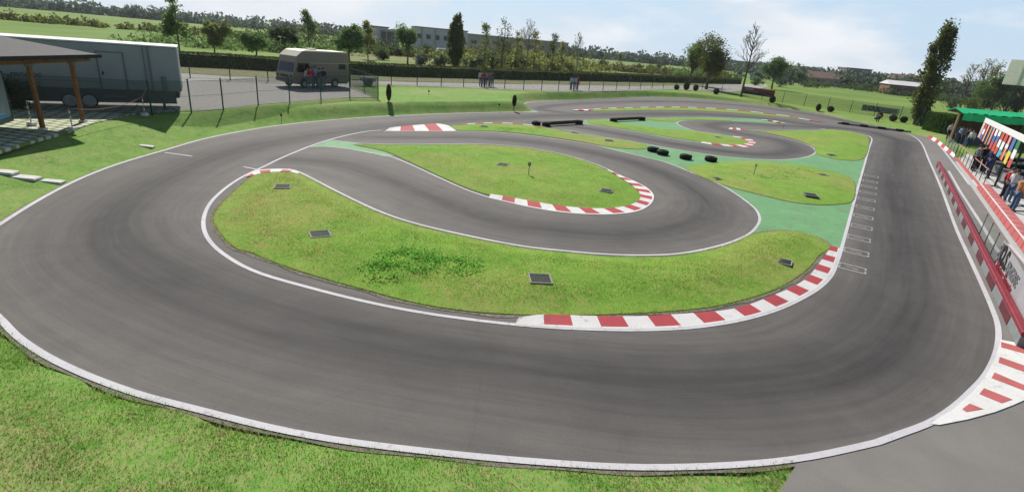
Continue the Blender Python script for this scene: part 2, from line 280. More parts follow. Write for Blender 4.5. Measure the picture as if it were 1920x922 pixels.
# ------------------------------------------------------------------ object helpers
def tag(o, label=None, cat=None, group=None, kind=None):
    if label: o['label'] = label
    if cat: o['category'] = cat
    if group: o['group'] = group
    if kind: o['kind'] = kind
    return o
def thing(name, label, cat, loc=(0, 0, 0), rz=0.0, group=None):
    o = bpy.data.objects.new(name, None); COL.objects.link(o); o.location = loc; o.rotation_euler = (0, 0, rz); o.empty_display_size = 0.2
    return tag(o, label, cat, group)
class MB:
    def __init__(s): s.v = []; s.f = []; s.m = []
    def add(s, vs, fs, mi=0):
        k = len(s.v); s.v += [tuple(v) for v in vs]; s.f += [tuple(i + k for i in f) for f in fs]; s.m += [mi] * len(fs)
    def quad(s, a, b, c, d, mi=0): s.add([a, b, c, d], [(0, 1, 2, 3)], mi)
    def box(s, c, d, mi=0, rz=0.0, taper=1.0, bev=0.0):
        hx, hy, hz_ = d[0] / 2, d[1] / 2, d[2] / 2; co, si = math.cos(rz), math.sin(rz); vs = []
        if bev <= 0:
            for z, k in ((-hz_, 1.0), (hz_, taper)):
                for x, y in ((-hx, -hy), (hx, -hy), (hx, hy), (-hx, hy)):
                    x *= k; y *= k; vs.append((c[0] + x * co - y * si, c[1] + x * si + y * co, c[2] + z))
            s.add(vs, [(3, 2, 1, 0), (4, 5, 6, 7), (0, 1, 5, 4), (1, 2, 6, 5), (2, 3, 7, 6), (3, 0, 4, 7)], mi)
        else:
            b = min(bev, hx * .9, hy * .9, hz_ * .9); n = 8; rings = []
            for z, k in ((-hz_, b), (-hz_ + b, 0), (hz_ - b, 0), (hz_, b)):
                X, Y = hx - k, hy - k; q = b
                for x, y in ((-X + q, -Y), (X - q, -Y), (X, -Y + q), (X, Y - q), (X - q, Y), (-X + q, Y), (-X, Y - q), (-X, -Y + q)):
                    vs.append((c[0] + x * co - y * si, c[1] + x * si + y * co, c[2] + z))
            fs = [tuple(range(7, -1, -1)), tuple(range(24, 32))]
            for r_ in range(3):
                for i in range(8): fs.append((r_ * 8 + i, r_ * 8 + (i + 1) % 8, r_ * 8 + 8 + (i + 1) % 8, r_ * 8 + 8 + i))
            s.add(vs, fs, mi)
    def tube(s, pts, rad, n=8, mi=0, cap=True):
        pts = [Vector(p) for p in pts]; rad = rad if isinstance(rad, (list, tuple)) else [rad] * len(pts); k = len(s.v); vs = []
        for i, p in enumerate(pts):
            d = (pts[min(i + 1, len(pts) - 1)] - pts[max(i - 1, 0)]).normalized()
            a = d.cross(Vector((0, 0, 1)) if abs(d.z) < 0.95 else Vector((1, 0, 0))).normalized(); b = d.cross(a)
            for j in range(n):
                t = 2 * math.pi * j / n; vs.append(p + (a * math.cos(t) + b * math.sin(t)) * rad[i])
        fs = [(i * n + j, i * n + (j + 1) % n, (i + 1) * n + (j + 1) % n, (i + 1) * n + j) for i in range(len(pts) - 1) for j in range(n)]
        if cap: fs += [tuple(range(n - 1, -1, -1)), tuple((len(pts) - 1) * n + j for j in range(n))]
        s.add(vs, fs, mi)
    def lathe(s, prof, c=(0, 0, 0), n=20, axis='z', mi=0):
        vs = []
        for r_, h in prof:
            for j in range(n):
                t = 2 * math.pi * j / n; x, y = r_ * math.cos(t), r_ * math.sin(t)
                q = (x, y, h) if axis == 'z' else ((h, x, y) if axis == 'x' else (x, h, y))
                vs.append((q[0] + c[0], q[1] + c[1], q[2] + c[2]))
        fs = [(i * n + j, i * n + (j + 1) % n, (i + 1) * n + (j + 1) % n, (i + 1) * n + j) for i in range(len(prof) - 1) for j in range(n)]
        s.add(vs, fs, mi)
    def prism(s, poly, y0, y1, mi=0):        # polygon in xz extruded along y
        n = len(poly); vs = [(x, y0, z) for x, z in poly] + [(x, y1, z) for x, z in poly]
        s.add(vs, [tuple(range(n)), tuple(range(2 * n - 1, n - 1, -1))] + [(i + n, (i + 1) % n + n, (i + 1) % n, i) for i in range(n)], mi)
    def build(s, name, mats, parent=None, smooth=False):
        me = bpy.data.meshes.new(name); me.from_pydata(s.v, [], s.f)
        for m in (mats if isinstance(mats, list) else [mats]): me.materials.append(m)
        me.polygons.foreach_set('material_index', s.m)
        if smooth: me.polygons.foreach_set('use_smooth', [True] * len(s.f))
        me.update()
        o = bpy.data.objects.new(name, me); COL.objects.link(o)
        if parent: o.parent = parent
        return o
def np_mesh(name, V, Fq, mat, parent=None, smooth=False):
    me = bpy.data.meshes.new(name); n, k = Fq.shape
    me.vertices.add(len(V)); me.vertices.foreach_set('co', np.ascontiguousarray(V, dtype=np.float32).ravel())
    me.loops.add(n * k); me.loops.foreach_set('vertex_index', np.ascontiguousarray(Fq, dtype=np.int32).ravel())
    me.polygons.add(n); me.polygons.foreach_set('loop_start', np.arange(0, n * k, k, dtype=np.int32)); me.polygons.foreach_set('loop_total', np.full(n, k, dtype=np.int32))
    if smooth: me.polygons.foreach_set('use_smooth', np.ones(n, dtype=bool))
    me.materials.append(mat); me.update(calc_edges=True); me.validate()
    o = bpy.data.objects.new(name, me); COL.objects.link(o)
    if parent: o.parent = parent
    return o
def copy_tree(o, parent=None):
    c = o.copy(); COL.objects.link(c); c.parent = parent
    for ch in list(o.children): copy_tree(ch, c)
    return c
def text(name, body, size, mat, M4, parent=None, shear=0.0, bold=0.0, sx=1.0, depth=0.002):
    cu = bpy.data.curves.new(name, 'FONT'); cu.body = body; cu.size = size; cu.shear = shear; cu.offset = bold; cu.extrude = depth; cu.align_x = 'LEFT'
    ob = bpy.data.objects.new(name, cu); COL.objects.link(ob)
    dg = bpy.context.evaluated_depsgraph_get(); me = bpy.data.meshes.new_from_object(ob.evaluated_get(dg)); bpy.data.objects.remove(ob)
    me.transform(Matrix.Diagonal((sx, 1, 1, 1))); me.transform(M4); me.materials.clear(); me.materials.append(mat)
    o = bpy.data.objects.new(name, me); COL.objects.link(o)
    if parent: o.parent = parent
    return o

# ------------------------------------------------------------------ track plan
def smooth(pts, n=6, closed=False):
    P_ = np.array(pts, float); N = len(P_); out = []
    for i in range(N if closed else N - 1):
        g = (lambda k: P_[k % N]) if closed else (lambda k: P_[min(max(k, 0), N - 1)])
        a, b, c, d = g(i - 1), g(i), g(i + 1), g(i + 2)
        # centripetal form keeps uneven spacing free of loops
        def tj(ti, p, q): return ti + max(np.linalg.norm(q - p), 1e-6) ** 0.5
        t0 = 0; t1 = tj(t0, a, b) if not np.allclose(a, b) else 1e-3; t2 = tj(t1, b, c); t3 = tj(t2, c, d) if not np.allclose(c, d) else t2 + 1e-3
        for t in np.linspace(t1, t2, n, endpoint=False):
            A1 = (t1 - t) / (t1 - t0) * a + (t - t0) / (t1 - t0) * b; A2 = (t2 - t) / (t2 - t1) * b + (t - t1) / (t2 - t1) * c; A3 = (t3 - t) / (t3 - t2) * c + (t - t2) / (t3 - t2) * d
            B1 = (t2 - t) / (t2 - t0) * A1 + (t - t0) / (t2 - t0) * A2; B2 = (t3 - t) / (t3 - t1) * A2 + (t - t1) / (t3 - t1) * A3
            out.append((t2 - t) / (t2 - t1) * B1 + (t - t1) / (t2 - t1) * B2)
    if not closed: out.append(P_[-1])
    return [tuple(q) for q in out]
def ground(pts, z=0.0): return [at(x, y, z) for x, y in pts]
def curve(pts, n=6, closed=False, z=0.0): return ground(smooth(pts, n, closed), z)
def resample(P_, step=None, count=None):
    A = np.array([[p[0], p[1]] for p in P_]); d = np.r_[0, np.cumsum(np.hypot(*np.diff(A, axis=0).T))]
    n = count or max(2, int(d[-1] / step) + 1); s = np.linspace(0, d[-1], n)
    return np.c_[np.interp(s, d, A[:, 0]), np.interp(s, d, A[:, 1])]
def normals(A):
    T = np.gradient(A, axis=0); T /= np.linalg.norm(T, axis=1)[:, None] + 1e-9
    return np.c_[-T[:, 1], T[:, 0]]
def inside(poly, X, Y):
    A = np.array([[p[0], p[1]] for p in poly]); r = np.zeros(X.shape, bool)
    if X.size < 40:
        B = np.roll(A, -1, axis=0)
        with np.errstate(divide='ignore', invalid='ignore'):
            return np.array([bool((((A[:, 1] > y) != (B[:, 1] > y)) & (x < (B[:, 0] - A[:, 0]) * (y - A[:, 1]) / (B[:, 1] - A[:, 1]) + A[:, 0])).sum() % 2) for x, y in zip(X.ravel(), Y.ravel())]).reshape(X.shape)
    for (xa, ya), (xb, yb) in zip(A, np.roll(A, -1, axis=0)):
        if ya == yb: continue
        c = ((ya > Y) != (yb > Y)) & (X < (xb - xa) * (Y - ya) / (yb - ya) + xa); r ^= c
    return r
def dist_to(A, X, Y, closed=True):
    A = np.asarray(A); B = np.roll(A, -1, axis=0) if closed else A[1:]; A_ = A if closed else A[:-1]
    if X.size < 40:
        dv = B - A_; l2 = (dv ** 2).sum(1) + 1e-12; out = []
        for x, y in zip(X.ravel(), Y.ravel()):
            q = np.array([x, y]) - A_; t = np.clip((q * dv).sum(1) / l2, 0, 1); out.append(np.sqrt(((q - t[:, None] * dv) ** 2).sum(1).min()))
        return np.array(out).reshape(X.shape)
    D = np.full(X.shape, 1e9)
    for (xa, ya), (xb, yb) in zip(A_, B):
        dx, dy = xb - xa, yb - ya; l2 = dx * dx + dy * dy + 1e-12
        t = np.clip(((X - xa) * dx + (Y - ya) * dy) / l2, 0, 1); D = np.minimum(D, (X - xa - t * dx) ** 2 + (Y - ya - t * dy) ** 2)
    return np.sqrt(D)
def sstep(a, b, x): t = np.clip((x - a) / (b - a), 0, 1); return t * t * (3 - 2 * t)

outer_px = [(1645, 829), (1520, 856), (1400, 870), (1200, 876), (1000, 865), (800, 846), (633, 825), (533, 807), (467, 792), (400, 775), (333, 758), (267, 741), (200, 718), (143, 695), (83, 665), (33, 631), (0, 597),
            (-40, 560), (-62, 520), (-62, 480), (-40, 448), (0, 421), (26, 404), (65, 380), (112, 354), (156, 333), (208, 312.5), (260, 296), (312, 281), (380, 261.5), (458, 245.5), (536, 234), (614, 226), (692, 220), (744, 217), (848, 213), (963, 210.4), (1004, 210)]
hair_px = [(1008.7, 210.4), (996, 206.5), (984.5, 203), (980, 198.7), (984, 194.4), (998, 191), (1035, 188.7), (1097, 187), (1134, 185), (1188, 182.8), (1232, 182.3), (1297, 184.7), (1362, 190), (1427, 197), (1492, 206), (1544, 214), (1596, 226), (1648, 236.5), (1700, 245)]
pit_px = [(1740, 256.6), (1752, 264), (1776, 284), (1797, 301), (1832, 350.7), (1860, 389), (1897, 440), (1960, 527), (2060, 690)]
right_px = [(1664.6, 244.7), (1690.6, 248.6), (1711.5, 255.5), (1727, 268), (1742.7, 303), (1763.5, 350), (1794, 432), (1819.6, 488), (1842, 537), (1860, 579), (1870, 608), (1872, 635), (1866, 667), (1847, 705), (1821.5, 733), (1790, 762), (1746, 791), (1683, 815), (1645, 829)]
OUT = curve(outer_px, 5)                       # outer edge, from the bottom round the left bend to the far side
HAIR = curve(hair_px, 5); PIT = ground(pit_px); RIGHT = curve(right_px, 5)
APRON_PX = [(2060, 690), (2150, 930), (1990, 1050), (1640, 1010), (1450, 940)]
SITE = [tuple(p[:2]) for p in (OUT + HAIR + PIT + ground(APRON_PX))]
# drop the stretch of the track edge that the apron swallows (bottom right)
k0 = min(range(len(OUT)), key=lambda i: (OUT[i] - at(1500, 859)).length)
SITE = [tuple(p[:2]) for p in (OUT[k0:] + HAIR + PIT + ground(APRON_PX))]
SITE_A = np.array(SITE)
PADDOCK_PX = [(1797, 301), (1812, 290), (1850, 300), (1960, 326), (2140, 420), (2250, 700), (2060, 690), (1960, 527), (1897, 440), (1832, 350.7)]

def plateau(X, Y):
    phi = np.degrees(np.arctan2(X - 5, np.maximum(Y, 0.1)))
    return (0.75 - 0.67 * sstep(8, 32, phi)) * (0.12 + 0.88 * sstep(9, 19, Y))
def terrain(X, Y):
    X = np.asarray(X, float); Y = np.asarray(Y, float); sh = X.shape; X = X.ravel(); Y = Y.ravel()
    ins = inside(SITE, X, Y); D = dist_to(SITE_A, X, Y)
    h = plateau(X, Y); d1 = 3.3 - 2.1 * sstep(27, 36, Y); q = np.clip((D - 0.25) / (d1 - 0.25), 0, 1); z = -0.006 + (h + 0.006) * (0.5 * q + 0.5 * q * q * (3 - 2 * q))
    z += 0.03 * np.sin(X * 0.7 + 1.3 * np.sin(Y * 0.31)) * sstep(1, 3, D) * sstep(60, 20, D) * (h > 0.2) * 0.5
    z = np.where(ins, -0.07, z)
    return z.reshape(sh)
def att(px, py):
    lo, hi = -0.05, 1.0
    def g(z):
        p = at(px, py, z); return float(terrain(np.array([p.x]), np.array([p.y]))[0]) - z
    z = 0.4
    for _ in range(24):
        e = g(z)
        z += 0.6 * e
    return at(px, py, z)

# terrain: one sheet to the horizon, fine near the track
xs = np.r_[-3000, -2000, -1200, -700, -400, -250, -170, -120, -90, -72, np.arange(-60, 72, 0.55), 75, 82, 92, 110, 140, 190, 280, 420, 700, 1200, 2000, 3000]
ys = np.r_[-200, -80, -30, -12, np.arange(-4, 112, 0.55), 115, 120, 128, 140, 160, 190, 240, 320, 450, 700, 1200, 2200, 4000]
GX, GY = np.meshgrid(xs, ys); GZ = terrain(GX, GY)
nx, ny = len(xs), len(ys); ii = np.arange(nx * ny).reshape(ny, nx)
ground_o = np_mesh('ground', np.c_[GX.ravel(), GY.ravel(), GZ.ravel()], np.c_[ii[:-1, :-1].ravel(), ii[:-1, 1:].ravel(), ii[1:, 1:].ravel(), ii[1:, :-1].ravel()], M['grass'], smooth=True)
tag(ground_o, kind='structure')

def fill(name, loop, mat, z=0.0, step=0.0, zf=None, skirt=0.0, kind='structure', smooth_=False):
    """flat or domed sheet inside a closed loop of world points; optional interior grid, optional vertical edge"""
    A = [Vector((p[0], p[1])) for p in loop]
    B = [A[0]]
    for p in A[1:]:
        if (p - B[-1]).length > 0.02: B.append(p)
    if (B[0] - B[-1]).length < 0.02: B.pop()
    n = len(B); V = list(B)
    if step:
        xs_ = np.arange(min(p.x for p in B), max(p.x for p in B), step); ys_ = np.arange(min(p.y for p in B), max(p.y for p in B), step)
        X, Y = np.meshgrid(xs_, ys_); X = X.ravel() + RNG.uniform(-.12, .12, X.size) * step; Y = Y.ravel() + RNG.uniform(-.12, .12, Y.size) * step
        k = inside(B, X, Y); X, Y = X[k], Y[k]; k = dist_to(np.array(B), X, Y) > step * 0.4
        V += [Vector((x, y)) for x, y in zip(X[k], Y[k])]
    v, e, f, *_ = delaunay_2d_cdt(V, [(i, (i + 1) % n) for i in range(n)], [], 1, 1e-6)
    P_ = np.array([[q.x, q.y] for q in v]); Z = np.full(len(P_), z)
    if zf is not None: Z = zf(P_, dist_to(np.array(B), P_[:, 0], P_[:, 1]))
    vs = [(a, b, c) for (a, b), c in zip(P_, Z)]; fs = []
    for t in f:
        a, b, c = (P_[i] for i in t[:3])
        fs.append(tuple(t) if (b[0] - a[0]) * (c[1] - a[1]) - (b[1] - a[1]) * (c[0] - a[0]) > 0 else tuple(reversed(t)))
    if skirt:
        k = len(vs)
        z0 = z if zf is None else float(zf(np.array([[B[0].x, B[0].y]]), np.array([0.0]))[0])
        ccw = sum(B[i].x * B[(i + 1) % n].y - B[(i + 1) % n].x * B[i].y for i in range(n)) > 0
        vs += [(p.x, p.y, z0) for p in B] + [(p.x, p.y, z0 - skirt) for p in B]
        for i in range(n):
            j = (i + 1) % n; q = (k + n + i, k + n + j, k + j, k + i); fs.append(q if ccw else tuple(reversed(q)))
    me = bpy.data.meshes.new(name); me.from_pydata(vs, [], fs); me.materials.append(mat)
    if smooth_: me.polygons.foreach_set('use_smooth', [len(t) == 3 for t in fs])
    me.update(); o = bpy.data.objects.new(name, me); COL.objects.link(o)
    return tag(o, kind=kind) if kind else o

def ribbon(mb, P_, w, z, side=0.0, step=0.35, mi=0, wob=0.0):
    A = resample(P_, step=step); N_ = normals(A); d = np.hypot(A[:, 0], A[:, 1])
    ww = w * (1 + wob * np.sin(np.arange(len(A)) * 0.7))
    a = A + N_ * (side + ww / 2)[:, None]; b = A + N_ * (side - ww / 2)[:, None]
    vs = [(p[0], p[1], z) for p in a] + [(p[0], p[1], z) for p in b]; n = len(A)
    mb.add(vs, [(i, i + n, i + n + 1, i + 1) for i in range(n - 1)], mi)

# racing lines (rubbered-in asphalt), in photo survey points
lane_px = [
    [(1690, 265), (1680, 330), (1690, 420), (1700, 500), (1700, 560), (1660, 630), (1560, 690), (1400, 715), (1200, 715), (1000, 690), (800, 660), (600, 620), (430, 570), (290, 510), (220, 460), (215, 410), (270, 360), (350, 318), (440, 285), (540, 262), (680, 243), (840, 227), (980, 219), (1150, 215), (1300, 214), (1420, 221), (1540, 237), (1630, 247), (1690, 265)],
    [(540, 300), (620, 305), (700, 325), (800, 365), (900, 405), (1020, 430), (1150, 440), (1260, 430), (1320, 410), (1330, 385), (1290, 350), (1210, 312), (1120, 288), (1020, 269), (900, 258), (780, 258), (680, 258)],
    [(1010, 229), (1080, 238), (1180, 255), (1280, 273), (1380, 286), (1450, 290), (1490, 280), (1470, 266), (1420, 256), (1370, 247), (1330, 236), (1360, 231), (1450, 235), (1560, 240)],
    [(1660, 243), (1560, 222), (1450, 205), (1340, 194), (1230, 190), (1120, 193), (1040, 198), (1010, 204), (1060, 212)]]
LANES = [resample(curve(l, 5), step=0.8) for l in lane_px]
TRACK_LOOP = [tuple(p[:2]) for p in OUT + HAIR] + [tuple(p[:2]) for p in RIGHT[4:]]
track = fill('race_track', TRACK_LOOP, M['asphalt'], 0.004, step=0.55, skirt=0.06)
P_ = np.empty(len(track.data.vertices) * 3, np.float32); track.data.vertices.foreach_get('co', P_); P_ = P_.reshape(-1, 3)
rub = np.zeros(len(P_))
for i, l in enumerate(LANES):
    D = dist_to(l, P_[:, 0], P_[:, 1], False); wd = 1.45 if i == 0 else 0.9
    rub = np.maximum(rub, 0.72 * np.exp(-(D / wd) ** 2) + 0.12 * np.exp(-((D - 1.7 * wd) / 0.5) ** 2))
sn = np.sin(P_[:, 0] * 1.1 + 2 * np.sin(P_[:, 1] * 0.5)) * np.sin(P_[:, 1] * 0.9 + 1.5 * np.sin(P_[:, 0] * 0.4))
rub = np.clip(rub * (0.95 + 0.05 * sn), 0, 1)
lu = np.zeros((len(P_), 3), np.float32); best = np.full(len(P_), 1e9)
for i, l in enumerate(LANES):
    T_ = np.gradient(l, axis=0); T_ /= np.linalg.norm(T_, axis=1)[:, None]; sl = np.r_[0, np.cumsum(np.hypot(*np.diff(l, axis=0).T))]
    d2 = (P_[:, None, 0] - l[None, :, 0]) ** 2 + (P_[:, None, 1] - l[None, :, 1]) ** 2; k = d2.argmin(1); q = P_[:, :2] - l[k]
    u = sl[k] + (q * T_[k]).sum(1); v = q[:, 1] * T_[k, 0] - q[:, 0] * T_[k, 1]; m_ = d2.min(1) < best; best = np.minimum(best, d2.min(1)); lu[m_] = np.c_[u, v + 37.3 * i, np.full(len(u), i * 9.1)][m_]
la_ = track.data.attributes.new('lane', 'FLOAT_VECTOR', 'POINT'); la_.data.foreach_set('vector', lu.ravel())
at_ = track.data.attributes.new('rubber', 'FLOAT', 'POINT'); at_.data.foreach_set('value', rub.astype(np.float32))

pit_loop = [tuple(p[:2]) for p in RIGHT[2:]] + [tuple(p[:2]) for p in ground([(1520, 856), (1500, 859)])] + [tuple(p[:2]) for p in ground(list(reversed(APRON_PX)))] + [tuple(p[:2]) for p in reversed(PIT)]
fill('pit_lane', pit_loop, M['apron'], 0.001, skirt=0.06)
fill('paddock_floor', [tuple(p[:2]) for p in ground(PADDOCK_PX)], M['concrete'], 0.085, skirt=0.12)
# green painted run-off
green_px = [(1122, 274), (1156, 282.4), (1207, 294.8), (1246.5, 303.9), (1298.5, 324.5), (1350.6, 346.7), (1380, 363.5), (1404, 381.5), (1420, 397), (1426, 412), (1423, 417), (1409, 437), (1400, 445), (1431, 452), (1500, 470), (1560, 474), (1580, 459), (1604.7, 366), (1627, 290), (1610, 280), (1529, 280), (1529, 285), (1519, 292.4), (1495, 297.6), (1456, 300), (1404, 297.6), (1352, 293), (1298.5, 285.5), (1215, 271), (1180, 266)]
fill('green_runoff', ground(green_px), M['green'], 0.008)
fill('green_runoff', ground([(584, 275), (601.7, 269.5), (619, 263), (643, 265.8), (664, 268.3), (690, 272), (740, 292), (720, 293.6), (693, 286.7), (668, 282), (643, 278.3), (618, 275.8)]), M['green'], 0.008)
B_low = [(1090, 232), (1129, 237), (1183, 246), (1240, 256.7), (1270, 262), (1315, 268.5), (1340, 272), (1367, 274.6), (1384, 275.7), (1401, 275.6), (1411, 272.5), (1416, 268), (1412.5, 264), (1395, 258.8), (1352.5, 252.5), (1327.5, 249), (1302.5, 245), (1287.5, 240.6), (1275, 235.6), (1269, 230.6), (1274, 228), (1287.5, 226), (1300, 225.6), (1371, 227.5), (1427.5, 230), (1452.5, 232), (1474, 231.5), (1457.5, 228), (1431, 224.6), (1405, 223), (1360, 221.2), (1319, 220.2), (1264, 220.2), (1206, 221.6), (1142, 223.6), (1095, 225)]
fill('green_runoff', ground(B_low), M['green'], 0.008)
fill('green_runoff', ground([(980, 210.8), (1010, 210.8), (1000, 207.5), (985, 208.5)]), M['green'], 0.006)

# grass islands: low mounds with a bare soil rim
def island(loop, h=0.13, rim=0.12, step=0.5, base=0.0):
    W_ = [tuple(p[:2]) for p in loop]
    return fill('grass_island', W_, M['island'], step=step, skirt=0.07, smooth_=True,
                zf=lambda P2, D: base + 0.03 + h * sstep(0, 1.3, D) + 0.02 * np.sin(P2[:, 0] * 2.1) * np.sin(P2[:, 1] * 1.7) * sstep(0.2, 1, D))
E_px = [(475, 330), (490, 325.5), (520, 324), (545, 324), (560, 327), (614, 355), (666, 381), (718.5, 404.5), (770, 422), (860, 443.5), (980, 466.5), (1047, 474), (1120, 481), (1200, 484), (1270.5, 481), (1341, 468), (1383, 454), (1409, 441), (1431, 437), (1468, 433.6), (1510, 438), (1538, 449), (1556, 464), (1535, 480), (1518, 501), (1493, 521), (1454, 543), (1397, 562), (1341, 575), (1285, 582), (1200, 588), (1090, 592), (980, 591), (880, 585), (780, 569), (680, 543), (580, 515), (513, 492), (479, 495), (443, 467), (412, 436), (401, 410), (416, 384), (448, 353)]
E_px = [q for q in E_px if q not in ((479, 495),)]
E_px[E_px.index((513, 492))] = (500, 487)
E_px.insert(E_px.index((500, 487)) + 1, (470, 474))
ISL = {}
ISL['E'] = curve(E_px, 4, True)
F_px = [(664, 272), (692, 272), (770, 273), (874, 272), (926.5, 273.6), (978.5, 277.5), (1057, 292), (1110, 307.5), (1140, 322), (1165, 336), (1185, 350), (1199, 364), (1200, 374), (1190, 383), (1165, 390.5), (1130, 393.5), (1090, 392.5), (1038, 387), (986, 378), (950, 371.5), (916, 366), (874, 352.5), (822, 329.5), (770, 305), (735, 289), (700, 279)]
ISL['F'] = curve(F_px, 4, True)
G_px = [(1285.5, 315), (1324.6, 308), (1376.7, 304), (1420, 303), (1456, 306), (1508, 311), (1547, 320), (1581, 328), (1599, 338), (1603, 355), (1597, 378), (1573, 383.5), (1534, 384.5), (1482, 379), (1430, 367), (1352, 346), (1300, 325)]
ISL['G'] = curve(G_px, 4, True)
C_px = [(836, 240), (861, 235.5), (900, 233), (926, 232.5), (952.5, 233), (991.6, 236), (1034, 242), (1075, 250), (1115, 256), (1156, 262), (1196.7, 268.5), (1214, 273.5), (1216, 276.5), (1203, 280.2), (1183, 280), (1142.5, 276.2), (1088, 266), (1034, 258), (980, 251), (926, 246.6), (859, 245)]
ISL['C'] = curve(C_px, 4, True)
B1_px = [(1102, 226), (1145, 228), (1167, 233), (1210, 238), (1253.5, 243.5), (1297, 246), (1330, 251), (1353, 254.5), (1380, 258.5), (1398, 263), (1402, 267.5), (1396, 271), (1380, 273), (1340, 270), (1315, 266.5), (1270, 260), (1240, 255), (1183, 244.5), (1129, 235.6), (1105, 231)]
ISL['B'] = curve(B1_px, 4, True)
A_px = [(1203, 223.2), (1264, 221.8), (1319, 221.8), (1355, 224), (1372, 227), (1330, 226), (1300, 224.8), (1272, 226.6), (1262, 228.5)]
ISL['A'] = curve(A_px, 4, True)
D_px = [(1390, 244.6), (1420, 246), (1495, 245.6), (1534, 245.4), (1552, 243.2), (1586, 246.4), (1612, 251.5), (1627, 257), (1629, 270), (1624, 290), (1616, 299), (1605, 301.5), (1573, 299.6), (1547, 294), (1531, 288), (1528, 278), (1508, 267.5), (1469, 256.5), (1430, 248.6)]
ISL['D'] = curve(D_px, 4, True)
S_px = [(1097, 208), (1145, 204.2), (1210, 202.6), (1264, 202.2), (1318.6, 203.6), (1383.6, 208), (1449, 215.4), (1480, 219.4), (1508, 224.8), (1480, 221.4), (1427, 216.6), (1362, 211), (1297, 208), (1232, 207), (1145, 208.6)]
ISL['S'] = curve(S_px, 4, True)
for k, l in ISL.items():
    island(l, h={'E': 0.16, 'F': 0.16, 'G': 0.14, 'D': 0.12}.get(k, 0.07), step=0.5 if k in 'EF' else 0.8)
# soil rim under the big islands
def grow(loop, w):
    A = resample(list(loop) + [loop[0]], count=160)[:-1]; N_ = normals(np.r_[A[-2:], A, A[:2]])[2:-2]
    s = 1 if sum(A[i, 0] * A[(i + 1) % len(A), 1] - A[(i + 1) % len(A), 0] * A[i, 1] for i in range(len(A))) > 0 else -1
    wob = w * (1 + 0.5 * np.sin(np.arange(len(A)) * 1.3) * np.sin(np.arange(len(A)) * 0.37))
    return A - s * N_ * wob[:, None]
for k, w in (('E', 0.11), ('F', 0.06)): fill('soil_rim', grow(ISL[k], w), M['soil'], 0.013)
for k, w in (('G', 0.05), ('D', 0.05), ('C', 0.05), ('B', 0.04)): fill('soil_rim', grow(ISL[k], w), M['soil'], 0.013)

# painted edge lines
ln = MB()
ribbon(ln, OUT, 0.125, 0.012)
ribbon(ln, HAIR[:70], 0.10, 0.012); ribbon(ln, HAIR[69:], 0.05, 0.012, step=0.6)
ribbon(ln, RIGHT, 0.125, 0.0135)
inner1_px = [(1579, 245), (1600, 248), (1620, 252.5), (1630, 256), (1634.6, 261), (1630, 277), (1604.7, 366), (1592, 414), (1580, 458), (1576, 472), (1570, 490), (1559, 516), (1537, 539), (1496, 563.5), (1454, 582), (1397, 598.6), (1341, 609), (1285, 615.5), (1200, 619), (1120, 618), (1040, 614.5), (963, 608.5), (880, 599), (780, 584.5), (680, 564.5), (580, 539.5), (479, 509.5), (430, 484), (398, 458), (383.5, 434), (382, 410), (393, 383), (417, 358), (448, 336), (479, 320), (499, 310.8), (519, 300.6), (560, 283), (585, 273.3), (618, 262.5), (643, 255.8), (668, 250.4), (693, 246.2), (715, 244.8)]
INNER1 = curve(inner1_px, 5); ribbon(ln, INNER1, 0.11, 0.0125)
lane4_px = [(484, 321), (499, 318.2), (520, 317), (545, 318), (560, 322.5), (614, 350), (666, 376), (718.5, 399.5), (770, 416.8), (860, 438.6), (980, 461.8), (1047, 469.4), (1120, 476), (1200, 478.8), (1270.5, 476), (1341, 463), (1383, 449.5), (1409, 435.5), (1423, 417.5), (1424, 407), (1417, 393), (1404, 381.5), (1380, 364), (1350.6, 346.7), (1298.5, 324.5), (1246.5, 304), (1207, 294.6), (1156, 282.4), (1122, 274), (1088, 268), (1034, 260), (980, 252.9), (926, 248), (859, 246.4), (790, 246.2), (718, 246.6)]
LANE4 = curve(lane4_px, 5); ribbon(ln, LANE4[14:], 0.10, 0.0133)
ribbon(ln, curve([(583, 275.8), (601.7, 275.2), (618, 275.8), (643, 278.3), (668, 282), (693, 286.9), (731, 293.6), (770, 309), (822, 333), (874, 356), (916, 370.4)], 5), 0.09, 0.0141)
ribbon(ln, curve([(621, 263), (643, 265.8), (664, 268.2), (692, 269.8), (770, 271), (874, 270), (926.5, 271.6), (978.5, 275.5), (1057, 290), (1116, 307.6), (1142, 319)], 5), 0.08, 0.0148)
ribbon(ln, curve([(1057, 243), (1120, 255.2), (1156, 261.4), (1196.7, 267.4), (1215, 271), (1298.5, 285.5), (1352, 293), (1404, 297.8), (1456, 300), (1495, 297.6), (1519, 292.4), (1529, 285), (1524, 277), (1503, 268), (1469, 258.6), (1430, 250.6), (1401, 245.5)], 5), 0.09, 0.0125)
ribbon(ln, curve([(1352.5, 252.5), (1327.5, 249), (1302.5, 245), (1287.5, 240.6), (1275, 235.6), (1269, 230.8), (1274, 228), (1287.5, 226), (1300, 225.6)], 5), 0.10, 0.0125)
ribbon(ln, curve([(1302, 225.6), (1371, 227.5), (1427.5, 230), (1452.5, 232), (1474, 232)], 4), 0.04, 0.0136)
ribbon(ln, curve([(1367, 242.4), (1395, 243.4), (1495, 244), (1534, 243.6), (1547, 241.4)], 4), 0.09, 0.0125)
ribbon(ln, curve([(1090, 232), (1129, 236.8), (1183, 246), (1240, 256.7), (1270, 262), (1315, 268.5)], 4), 0.08, 0.0143)
ribbon(ln, curve([(980, 227), (1030, 225.6), (1075, 224.2), (1142, 223.5), (1206, 221.4), (1264, 220), (1319, 220), (1360, 221), (1405, 223), (1431, 224.4)], 4), 0.05, 0.0143)
for a, b in (((309, 286.5), (360, 293.5)), ((457, 313.5), (487, 319.5))): ribbon(ln, ground([a, b]), 0.10, 0.0155)
